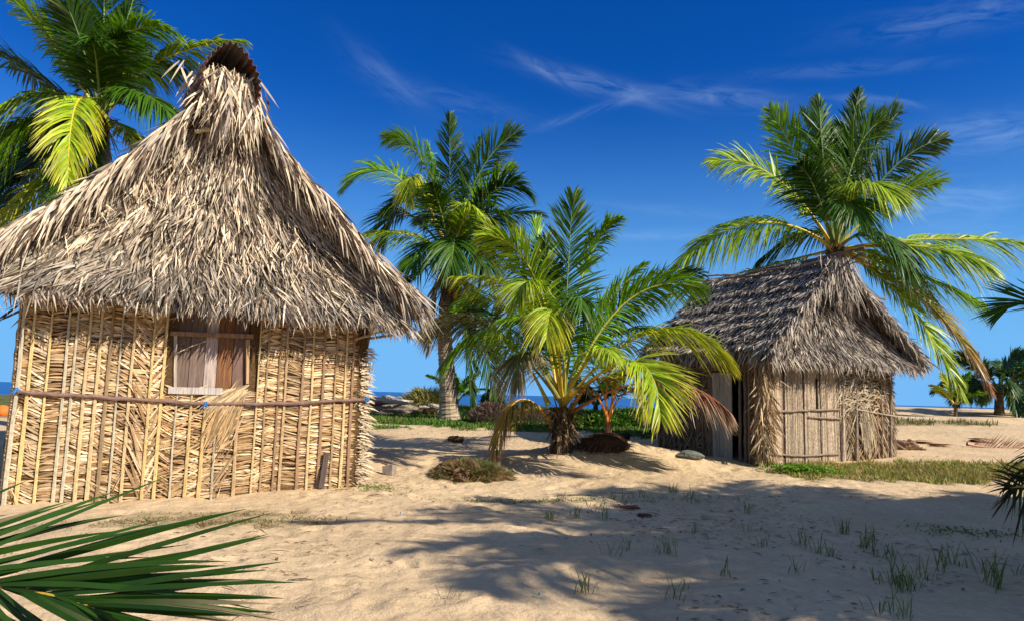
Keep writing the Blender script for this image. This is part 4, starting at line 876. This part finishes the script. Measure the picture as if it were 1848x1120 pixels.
# left side wall with door
fS = local(fb, fb.P(-HW2, 0, 0), fb.d, fb.w)     # a runs to the back, out=-1 is outside
d0 = fS.hit(1322, 760)[0]; d1 = fS.hit(1287, 760)[0]; o0 = fS.hit(1347, 760)[0]; print('door', o0, d0, d1)
dz1 = fS.hit(1300, 672)[1]
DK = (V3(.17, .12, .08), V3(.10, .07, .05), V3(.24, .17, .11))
mbx = MB(); wall_shell(mbx, fS, .065, DEP2, -.1, WT2-.003, b0=.004, b1=.06, col=BRN*.7, hole=(o0, d1, -.09, dz1+.02)); w_ = mbx.build('wall', m_core, hut2)
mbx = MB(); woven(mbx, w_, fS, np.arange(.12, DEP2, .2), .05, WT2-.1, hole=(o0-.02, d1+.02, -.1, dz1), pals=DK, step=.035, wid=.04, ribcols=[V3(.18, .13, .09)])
n = 400; a_ = rng.uniform(d1+.1, DEP2+.1, n); P = fS.P(a_, -.04, rng.uniform(.1, 2.3, n)); D = nrm(-fS.u+fS.w*rng.normal(0, .5, n)[:, None]-fS.d*rng.uniform(0, .3, n)[:, None])
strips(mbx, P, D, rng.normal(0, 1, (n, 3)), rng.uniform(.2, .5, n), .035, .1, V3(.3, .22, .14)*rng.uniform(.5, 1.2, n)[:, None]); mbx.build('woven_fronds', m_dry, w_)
dr = bpy.data.objects.new('door', None); C.objects.link(dr); dr.parent = hut2; dr.location = Vector(tuple(fS.P((d0+d1)/2, 0, .2)))-hut2.location
nb = 5
for k in range(nb):
    a0 = d0+(d1-d0)*k/nb; a1 = d0+(d1-d0)*(k+1)/nb; mbx = MB(); obox(mbx, fS.P((a0+a1)/2, -.02, (dz1+.18)/2), fS.w*((a1-a0)/2-.004), fS.d*.012, fS.u*(dz1-.18)/2, V3(.30, .26, .21)*rng.uniform(.85, 1.1), rough=.002); mbx.build('board', m_wood, dr)
for a_ in (o0, (o0+d0)/2-.05, d1+.03): pole(fS, [(a_, -.03, 0), (a_, -.03, dz1+.15)], .035, V3(.12, .09, .07), 'post', hut2)
# other two walls
fR2 = local(fb, fb.P(HW2, DEP2/2, 0), fb.d, -fb.w); fB2 = local(fb, fb.P(0, DEP2, 0), fb.w, -fb.d)
for f_, hw_ in ((fR2, DEP2/2-.065), (fB2, HW2-.0)):
    mbx = MB(); wall_shell(mbx, f_, -hw_, hw_, -.1, WT2-.006, b0=.004, b1=.06, col=BRN*.8); w_ = mbx.build('wall', m_core, hut2)
    mbx = MB(); woven(mbx, w_, f_, np.arange(-hw_+.05, hw_, .26), .0, WT2-.1, step=.035, wid=.04, pals=PW2); mbx.build('woven_fronds', m_dry, w_)
S1 = V3(.36, .31, .26); S2 = V3(.25, .21, .18); S3 = V3(.12, .10, .085); S4 = V3(.48, .40, .31)
rt2, side_s, gable_s, zfs = roof(hut2, fb, HW2, DEP2, 2.62, ZR2, .34, .5, .12,  palette([S4, S1, S2, G3, G5], [4, 4, 2, 1, .6]), palette([S1*1.15, S2*1.2, S3*1.2, S3*.6], [3, 4, 2, 1.2]), 'small', expo=.97, grows=34, srows=40, sp=.019, L=.27, w=.022, sdens=1.8, band=7, apexa=.15, ovt=.45, sraise=.12, fl=.5,
    gphi=lambda t, u, n: 12*vnoise(t*5+3, u*9)+rng.normal(0, 15, n))
mbx = MB(); n = 500; P = fb.P(.12+rng.normal(0, .2, n), -.42+rng.uniform(0, .4, n), ZR2+.02-rng.uniform(0, .5, n))
D = nrm(-fb.u+fb.w*rng.normal(0, .38, n)[:, None]-fb.d*rng.uniform(-.1, .3, n)[:, None]); c = palette([S4, S1, S2, S3], [3, 3, 2, 2])(0, 0, n)
strips(mbx, P, D, np.cross(D, fb.d)+rng.normal(0, .5, (n, 3)), rng.uniform(.3, 1.0, n), rng.uniform(.02, .05, n), .1, c, c*.85, nseg=4, wave=rng.normal(0, .08, (n, 3)))
mbx.build('apex_thatch', m_thatch, rt2)
for k in range(16):
    t_ = rng.uniform(-.05, 1.0); a_ = rng.uniform(-.35, .3); ln = rng.uniform(.5, 1.3); an = rng.normal(0, .35)
    b_ = -.5+(DEP2+1.0)*t_; z_ = ZR2+.05+rng.uniform(-.06, .10)-abs(a_)*.8
    pole(fb, [(a_+math.sin(an)*ln/2, b_-math.cos(an)*ln/2, z_), (a_-math.sin(an)*ln/2, b_+math.cos(an)*ln/2, z_+rng.uniform(-.08, .05))], rng.uniform(.014, .03), V3(.16, .11, .08)*rng.uniform(.7, 1.6), 'ridge_stick', rt2)
pole(fb, [(.1, -.9, ZR2+.12), (.05, .8, ZR2+.02)], .04, V3(.12, .08, .06), 'ridge_stick', rt2)
pole(fb, [(.5, -.3, ZR2-.75), (1.6, -.4, ZR2-.9)], .022, V3(.16, .11, .09), 'ridge_stick', rt2)

# ---------------------------------------------------------------- small things on the sand
def simple(name, label, cat, loc, fn, m, group=None, smooth=False):
    mbx = MB(); fn(mbx); o = mbx.build(name, m, loc=tuple(loc), smooth=smooth); return tag(o, label, cat, group)
G0 = gnd(582, 872); a0, z0_ = fa.hit(580, 872, -.12)
def f_(mbx):
    p0 = fa.P(fa.hit(580, 874, -.12)[0], -.12, fa.hit(580, 874, -.12)[1]-.05); p1 = fa.P(fa.hit(589, 816, -.075)[0], -.085, fa.hit(589, 816, -.075)[1]); obox(mbx, (p0+p1)/2, (p1-p0)/2, fa.d*.012, fa.w*.045, V3(.09, .065, .055), rough=.004)
simple('wooden_plank', 'short dark weathered plank leaning on the foot of the big hut wall', 'plank', tuple(fa.P(a0, -.12, 0)), f_, m_wood)
G0 = gnd(703, 856)
def f_(mbx):
    p = np.array(tuple(G0)); v = [(-.13, -.05, 0.02), (.06, -.09, -.02), (.12, .06, 0), (-.08, .08, 0), (-.15, -.02, .16), (.05, -.04, .20), (.13, .03, .17), (-.07, .07, .17)]
    mbx.add(np.array(v)*.95+p, [(0, 3, 2, 1), (4, 5, 6, 7), (0, 1, 5, 4), (1, 2, 6, 5), (2, 3, 7, 6), (3, 0, 4, 7)], col=V3(.22, .18, .15))
    tube(mbx, [p+V3(-.05, 0, .18), p+V3(-.2, .03, .22), p+V3(-.32, .05, .21)], [.018, .014, .008], V3(.13, .1, .08))
simple('wood_stump', 'grey wedge of wood with a thin stick on sand right of the big hut', 'wood', G0, f_, m_stone)
G0 = gnd(822, 797)
def f_(mbx):
    blob(mbx, np.array(tuple(G0))+V3(0, 0, .06), (.2, .14, .1), V3(.07, .045, .03), 9, amp=.5)
    n = 60; D = nrm(rng.normal(0, 1, (n, 3))*V3(1, 1, .4)); strips(mbx, np.array(tuple(G0))+V3(0, 0, .07)+D*.1, D, rng.normal(0, 1, (n, 3)), .18, .015, .4, V3(.12, .08, .05))
simple('coconut_husk', 'dark broken coconut husk on the sand within the palm shadows', 'husk', G0, f_, m_fibre)
def cocon(px, py, lab):
    G0 = gnd(px, py)
    def f_(mbx):
        blob(mbx, np.array(tuple(G0))+V3(0, 0, .08), (.15, .12, .11), V3(.04, .03, .025), px, amp=.2)
    simple('fallen_coconut', lab, 'coconut', G0, f_, m_fibre, smooth=True)
cocon(1180, 783, 'round blackened fallen coconut left of the small hut beneath the yellow frond'); cocon(1128, 792, 'flattened blackened fallen coconut on the back of the sand mound')
# reddish debris clumps in the foreground
for k, (px, py, s, lab) in enumerate([(1132, 918, 1., 'reddish brown clump of fibre on the shaded foreground sand, the larger of two'), (1163, 932, .55, 'reddish brown lump of fibre on the shaded foreground sand, the smaller of two')]):
    G0 = gnd(px, py)
    def f_(mbx):
        p = np.array(tuple(G0)); blob(mbx, p+V3(0, 0, .02), (.09*s, .06*s, .035*s), V3(.16, .07, .05), k, amp=.4)
        n = 220; D = nrm(rng.normal(0, 1, (n, 3))*V3(1, 1, .45)+V3(0, 0, .2)); strips(mbx, p+D*V3(.13, .09, .03)*s+V3(0, 0, .02), D, rng.normal(0, 1, (n, 3)), .08*s, .007, .5, V3(.16, .065, .045)*rng.uniform(.5, 1.4, n)[:, None])
    simple('fibre_clump', lab, 'debris', G0, f_, m_fibre)
for px, py, col, lab in [(719, 930, V3(.02, .25, .6), 'tiny blue plastic scrap on the sunlit sand'), (966, 1079, V3(.08, .5, .42), 'tiny turquoise plastic scrap on sand near the bottom edge'), (585*2-200, 1079, V3(.1, .5, .4), None)]:
    if lab is None: continue
    G0 = gnd(px, py)
    def f_(mbx):
        p = np.array(tuple(G0))
        for q in range(5):
            D = nrm(rng.normal(0, 1, (1, 3))*V3(1, .6, .25)+V3(.2, 0, .2)); strips(mbx, p+rng.normal(0, .022, (1, 3))*V3(1, 1, 0)+V3(0, 0, .02), D, np.cross(D, V3(0, 0, 1)), rng.uniform(.02, .05), .018, .2, col*rng.uniform(.7, 1.2), prof=[.7, 1, .8])
    simple('plastic_scrap', lab, 'litter', G0, f_, m_cloth)
# orange buoy and other far things
G0 = at(4, 742, 22.); G0.z = float(Hs(G0.x, G0.y))
simple('orange_buoy', 'round orange float lying on the grass past the left corner of the big hut', 'buoy', G0, lambda mbx: blob(mbx, np.array(tuple(at(4, 742, 22.))), (.22, .22, .2), V3(.7, .16, .02), 1, amp=.03, seg=20, rings=14), m_cloth, smooth=True)
# driftwood pile behind the big hut
for k in range(22):
    px = rng.uniform(662, 800); py = 735-16*math.exp(-((px-700)/45)**2)+rng.uniform(-5, 8); G0 = at(px, py, 27+rng.uniform(-1, 1)); ln = rng.uniform(.5, 1.7); an = rng.normal(0, .5); tz = rng.normal(0, .12)
    red = rng.random() < .4
    def f_(mbx):
        d = V3(math.cos(an), math.sin(an), tz)*ln/2; p = np.array(tuple(G0)); tube(mbx, [p-d, p+rng.normal(0, .05, 3), p+d], [.07, .09, .04], V3(.30, .10, .06) if red else V3(.42, .36, .30)*rng.uniform(.5, 1.2), bump=.25)
    simple('driftwood_log', 'bleached or reddish driftwood in the heap between the big hut and the sea', 'driftwood', G0, f_, m_pole, 'driftwood heaped behind the big hut')
G0 = at(735, 748, 27); 
def f_(mbx):
    for q in range(3):
        p = at(690+q*30, 742, 27.3+q*.2); blob(mbx, tuple(p), (1.1, .8, .38), V3(.32, .25, .19), q+3, amp=.3, seg=24, rings=12)
simple('rubble_bank', 'low bank of grey rubble beneath the driftwood behind the big hut', 'bank', G0, f_, m_stone)
# dry bushes
def bush(px, py, w_, h_, Y_, col, label, name='bush', n=1500, bl=.25, cat='bush', width=.02):
    p = at(px, py, Y_); gz_ = float(Hs(p.x, p.y)); c = np.array((p.x, p.y, gz_))
    def f_(mbx):
        az = rng.uniform(0, 6.28, n); r_ = rng.uniform(0, 1, n)**.5; hz = rng.uniform(0, 1, n)
        rr_ = r_*np.sqrt(np.clip(1-hz**2*.9, 0, 1))*(1+.25*vnoise(az*1.5, hz*3))
        P = c+np.stack([np.cos(az)*rr_*w_, np.sin(az)*rr_*w_*.7, hz*h_*.9], 1); D = nrm(np.stack([np.cos(az)*.6, np.sin(az)*.6, rng.uniform(.2, 1.4, n)], 1)+rng.normal(0, .3, (n, 3)))
        cs = np.array(col)[rng.choice(len(col), n)]*np.clip(rng.normal(1, .25, n), .4, 1.7)[:, None]
        strips(mbx, P, D, rng.normal(0, 1, (n, 3)), rng.uniform(.5, 1.2, n)*bl, width*rng.uniform(.6, 1.4, n), .3, cs)
    return simple(name, label, cat, c, f_, m_grass)
BR = [V3(.17, .10, .075), V3(.11, .07, .05), V3(.24, .16, .12)]; GR = [V3(.05, .14, .015), V3(.09, .20, .02), V3(.16, .22, .03), V3(.03, .08, .015)]; STR = [V3(.42, .34, .12), V3(.32, .30, .08), V3(.22, .24, .05)]
bush(888, 765, .75, .65, 24.0, BR, 'round purplish brown dry bush right of the grey palm trunk', n=2600, bl=.22)
bush(960, 765, .9, .5, 24.3, BR+GR[:1], 'low brown and green bush behind the short central palm', n=2000)
bush(768, 752, .95, .85, 27.5, STR, 'rounded clump of tall straw-coloured dune grass in front of the sea', n=3200, bl=.5, name='dune_grass', cat='grass clump', width=.025)
bush(890, 735, .5, .9, 29.0, GR, 'small leafy green shrub on the dune edge against the sea', n=1200, bl=.2, width=.07)
for k, (px, w_, h_) in enumerate([(1080, 1.4, .5), (1150, 1.5, .55), (1215, 1.2, .6), (1015, 1.2, .4)]):
    bush(px, 765, w_, h_, 24.5+k*.3, GR+[V3(.10, .24, .02)], ['dark green shrub directly behind the sapling', 'dark green shrub behind the big yellow drooping frond', 'dark green shrub beside the shaded back corner of the small hut', 'dark green shrub behind the foot of the central palm'][k], n=2400, bl=.25, width=.05)
# eroded hummock of dry turf
G0 = gnd(850, 868)
def f_(mbx):
    p = np.array(tuple(G0))+V3(-.02, .35, -.02)
    blob(mbx, p, (.62, .40, .31), V3(.16, .085, .04), 21, amp=.45, seg=32, rings=16, freq=2.6); blob(mbx, p+V3(.35, .05, -.08), (.5, .35, .24), V3(.16, .085, .04), 25, amp=.45, seg=28, rings=14, freq=2.6); blob(mbx, p+V3(-.3, -.02, .02), (.34, .34, .28), V3(.2, .1, .05), 29, amp=.4, seg=24, rings=12, freq=3)
    n = 9000; az = rng.uniform(0, 6.28, n); el = np.arcsin(rng.uniform(0, 1, n)); s_ = np.stack([np.cos(az)*np.cos(el), np.sin(az)*np.cos(el), np.sin(el)], 1)
    P = p+s_*V3(.66, .40, .28)*(1+.28*vnoise(az*1.6+4, s_[:, 2]*3))[:, None]; up = np.clip(s_[:, 2], 0, 1)
    D = nrm(s_*.6+V3(0, 0, .6)*(up[:, None]*1.6-.5)+rng.normal(0, .45, (n, 3)))
    c = np.where((rng.random(n) < .25+.25*up+.2*(s_[:, 0] > .1))[:, None], V3(.15, .19, .04), V3(.32, .19, .10))*rng.uniform(.5, 1.4, n)[:, None]
    strips(mbx, P, D, rng.normal(0, 1, (n, 3)), rng.uniform(.08, .24, n), .014, .3, c)
simple('turf_hummock', 'eroded brown hummock of dry turf on the sand left of the short central palm', 'hummock', G0, f_, m_grass)
# second low turf spill beside it
# grass as masses nobody could count
def grass(name, xs_, ys_, n, hmin, hmax, cols, mask=None, w_=.012, lean=.5, m=m_grass, thr=.2):
    x = rng.uniform(*xs_, n); y = rng.uniform(*ys_, n)
    if mask is not None: k_ = mask(x, y) > rng.random(n)*(1-thr)+thr; x, y = x[k_], y[k_]
    n = len(x); P = np.stack([x, y, Hs(x, y)-.01], 1); D = nrm(np.stack([rng.normal(0, lean, n), rng.normal(0, lean, n), np.ones(n)], 1))
    c = np.array(cols)[rng.choice(len(cols), n)]*np.clip(rng.normal(1, .22, n), .5, 1.6)[:, None]
    cl_ = (vnoise(x*.8+31, y*.8)+vnoise(x*2.5, y*2.5+7)*.6)[:, None]
    c = c*(1-np.clip(cl_*.5, 0, .5))+V3(.22, .17, .06)*np.clip(cl_*.5, 0, .5)
    mbx = MB(); az = rng.uniform(0, 6.28, n); W_ = np.stack([np.cos(az), np.sin(az), 0*az], 1)
    strips(mbx, P, D, W_, rng.uniform(hmin, hmax, n)*(1+.5*cl_[:, 0]), w_*rng.uniform(.6, 1.5, n), .25, c, nseg=2, prof=[1, .8, .05])
    return tag(mbx.build(name, m), 'low grass', 'grass', kind='stuff')
grass('turf_grass', (-9, 9), (20.3, 34), 90000, .05, .2, GR+[V3(.10, .24, .02)]*2, turf_mask, w_=.035)['label'] = 'green turf spreading behind the huts towards the sea'
grass('hut_foot_grass', (5, 15.5), (13.8, 18.6), 75000, .04, .20, [V3(.24, .27, .04), V3(.36, .31, .07), V3(.38, .20, .08), V3(.12, .22, .02), V3(.38, .32, .11)], turf_mask, w_=.018)['label'] = 'green and rusty grass along the foot of the small hut'
grass('dune_turf', (9, 20), (26.5, 31), 14000, .05, .3, [V3(.16, .17, .05), V3(.22, .17, .08), V3(.08, .12, .03)], turf_mask, w_=.03)['label'] = 'patchy dry turf on the dune at the right'
def gm(x, y): return np.clip(turf_mask(x, y)*1.6, 0, 1)*(y < 10.8)
grass('dry_ground_cover', (-6.6, -1.2), (6.2, 10.8), 60000, .02, .09, [V3(.30, .18, .09), V3(.22, .13, .06), V3(.12, .16, .04), V3(.35, .24, .14)], gm, w_=.013, lean=1.6)['label'] = 'thin dry brown ground cover on sand before the big hut'
# bright vine patch
def vinemask(cx, cy, rx, ry): return lambda x, y: np.clip(1.2-np.hypot((x-cx)/rx, (y-cy)/ry)+.4*vnoise(x*4, y*4), 0, 1)
gp = gnd(1450, 852)
def leafpatch(name, label, cx, cy, rx, ry, n, col, s=.05, h=.1):
    x = rng.normal(cx, rx*.5, n); y = rng.normal(cy, ry*.5, n); P = np.stack([x, y, Hs(x, y)+rng.uniform(0, h, n)], 1); D = nrm(rng.normal(0, 1, (n, 3))*V3(1, 1, .5)+V3(0, -.2, .3))
    mbx = MB(); strips(mbx, P, D, np.cross(D, V3(0, 0, 1)+rng.normal(0, .3, (n, 3))), s*rng.uniform(.6, 1.4, n), s*.7, .1, col*rng.uniform(.6, 1.4, n)[:, None], nseg=2, prof=[.2, 1, .1]); o = mbx.build(name, m_grass); tag(o, label, 'ground cover', kind='stuff'); return o
leafpatch('vine_cover', 'bright green creeping leaves at the near corner of the small hut', gp.x, gp.y, .75, .30, 1500, V3(.13, .27, .015), .06, .14)
g2 = gnd(405, 872); leafpatch('weed_patch', 'small dark green weed patch against the big hut wall', g2.x, g2.y, .22, .08, 300, V3(.04, .13, .02), .04, .08)
g2 = gnd(675, 882); leafpatch('weed_patch', 'sparse green creeping weeds at the right corner of the big hut', g2.x, g2.y, .5, .45, 420, V3(.14, .24, .03), .035, .04)
g2 = gnd(1740, 962); leafpatch('weed_patch', 'line of small green creeping weeds on shaded sand at right', g2.x, g2.y, .75, .4, 420, V3(.10, .2, .02), .035, .03)
g2 = gnd(1000, 905); leafpatch('weed_patch', 'thin line of green weeds along the sunlit sand edge below the mound', g2.x-.2, g2.y, 1.4, .15, 700, V3(.13, .20, .03), .03, .04)
# upright tufts in the foreground sand, each a thing
tpl = []
for v in range(5):
    nb = int(rng.integers(8, 26)); mbx = MB(); az = rng.uniform(0, 6.28, nb); D = nrm(np.stack([np.cos(az)*.35, np.sin(az)*.35, np.ones(nb)], 1)); P = np.stack([rng.normal(0, .05, nb), rng.normal(0, .04, nb), np.zeros(nb)-.01], 1)
    c = np.where((rng.random(nb) < .3)[:, None], V3(.28, .24, .08), V3(.11, .17, .035))*rng.uniform(.6, 1.3, nb)[:, None]
    strips(mbx, P, D, np.stack([-np.sin(az), np.cos(az), 0*az], 1), rng.uniform(.08, .34, nb), .008, .35, c, nseg=4)
    tpl.append(mbx)
meshes = []
TL = 'thin tuft of upright green grass growing from the foreground sand'
spots = [(1010, 905), (1040, 935), (1068, 915), (1075, 925), (1088, 935), (1100, 1005), (995, 940), (1130, 900), (1160, 898), (1178, 905), (1205, 905), (1215, 890), (1262, 905), (1280, 900), (1345, 925), (1352, 960), (1205, 1000), (1215, 985),
         (1250, 960), (1445, 985), (1480, 1000), (1500, 1005), (1225, 1070), (1215, 1085), (1130, 990), (1300, 1040), (1560, 990), (1590, 1005), (1605, 1010), (1575, 985), (1615, 1060), (1635, 1070), (1650, 1065), (1700, 1030), (1720, 1020), (1775, 1030), (1790, 1060), (1840, 1040), (1590, 1110), (1625, 1115), (1435, 1030), (1520, 965),
         (1180, 1000), (1375, 990), (1665, 1045), (1330, 905), (1105, 900), (1235, 905), (1250, 900), (1195, 900), (808, 1080), (1055, 1070), (1610, 1055), (1625, 1050)]
for k, (px, py) in enumerate(spots):
    G0 = gnd(px, py); v = k % 5
    if k < 5:
        o = tpl[v].build('grass_tuft', m_grass); tag(o, TL, 'grass tuft', 'grass tufts scattered over the foreground sand'); meshes.append(o)
    else: o = meshes[v].copy(); C.objects.link(o)
    o.location = G0; s = rng.uniform(.8, 1.45)*(1.35 if px > 1540 and py > 1000 else 1)*.85; o.scale = (s, s, s*rng.uniform(.8, 1.2)); o.rotation_euler.z = rng.uniform(0, 6.28)
# litter of dry leaf bits and twigs
mbx = MB(); n = 24000; x = rng.uniform(-6, 11, n); y = 4.6+rng.uniform(0, 1, n)**1.2*19
dens = np.clip(.25+.9*vnoise(x*.55+8, y*.55)+.5*vnoise(x*1.7, y*1.7), .02, 1); dens = dens*np.where((x > 0) & (y < 12.5), 1.3, .5)
k_ = rng.random(n) < dens*.8; x, y = x[k_], y[k_]; n = len(x)
P = np.stack([x, y, H(x, y)+.014], 1); az = rng.normal(.2, .8, n); D = np.stack([np.cos(az), np.sin(az), rng.uniform(-.05, .25, n)], 1)
strips(mbx, P, D, np.stack([-np.sin(az), np.cos(az), rng.normal(0, .3, n)], 1), rng.uniform(.03, .10, n)*(1+1.6*(rng.random(n) < .12)), rng.uniform(.006, .022, n), .2, np.array([V3(.16, .08, .045), V3(.10, .07, .05), V3(.24, .14, .08), V3(.20, .09, .05)])[rng.choice(4, n)], nseg=2)
tag(mbx.build('leaf_litter', m_dry), 'scattered dry leaf scraps and twigs over the sand', 'litter', kind='stuff')
# dead frond and brown litter at right
G0 = gnd(1750, 806)
dfr = empty('fallen_frond', G0, 'dried orange-brown fallen palm frond lying on sand at the right edge', 'palm frond')
frond(dfr, at(1745, 800, G0.y)+Vector((0, 0, -.0)), at(1800, 808, G0.y-.1), at(1880, 805, G0.y-.2), 'r', ll=.55, lw=.03, side=(0, .3, 1), droop=.0, n=40, start=.1, both=(1, .2), v0=.05)
for k, (px, py, lab) in enumerate([(1700, 806, 'reddish dry leaf sheath lying right of the small hut'), (1665, 800, 'thin brown dry sheath on the sand close to the small hut'), (1770, 796, 'orange-brown dry palm sheath at the root of the fallen frond')]):
    G0 = gnd(px, py)
    def f_(mbx):
        p = np.array(tuple(G0))+V3(0, 0, .04); az = rng.normal(0, .3); n = 26; D = nrm(np.stack([np.cos(az+rng.normal(0, .2, n)), np.sin(az+rng.normal(0, .2, n)), rng.uniform(-.02, .16, n)], 1)); strips(mbx, p-V3(.35, 0, 0)+rng.normal(0, .04, (n, 3)), D, np.cross(D, V3(0, .4, 1)), rng.uniform(.3, .8, n), .05, .05, V3(.30, .10, .04)*rng.uniform(.5, 1.3, n)[:, None])
    simple('dry_sheath', lab, 'palm debris', G0, f_, m_dry)
G0 = gnd(1650, 812)
def sod(mbx):
    c = np.array(tuple(G0))+V3(-.1, .3, -.02)
    for q in range(5): blob(mbx, c+rng.normal(0, .15, 3)*V3(1.6, .6, .2), (.28, .2, .17), V3(.22, .14, .09), 31+q*5, amp=.5, seg=20, rings=10, freq=3)
    n = 1200; az = rng.uniform(0, 6.28, n); rr_ = rng.uniform(0, 1, n)**.5; P = c+np.stack([np.cos(az)*rr_*.55, np.sin(az)*rr_*.3, .2*(1-rr_)+0*az], 1)
    D = nrm(rng.normal(0, 1, (n, 3))+V3(0, 0, .5)); strips(mbx, P, D, rng.normal(0, 1, (n, 3)), rng.uniform(.05, .2, n), .014, .5, V3(.24, .15, .08)*rng.uniform(.4, 1.5, n)[:, None])
simple('sand_rock', 'low brown eroded lump of sod just right of the small hut wall', 'sod lump', G0, sod, m_fibre)
G0 = gnd(1245, 826)
simple('beach_stone', 'flat greenish grey stone in the shade at the foot of the small hut', 'stone', G0, lambda mbx: blob(mbx, np.array(tuple(G0))+V3(0, 0, .05), (.3, .2, .12), V3(.13, .14, .12), 33, amp=.2, seg=18, rings=10), m_stone)
tag(tmp_root, None); bpy.data.objects.remove(tmp_root)
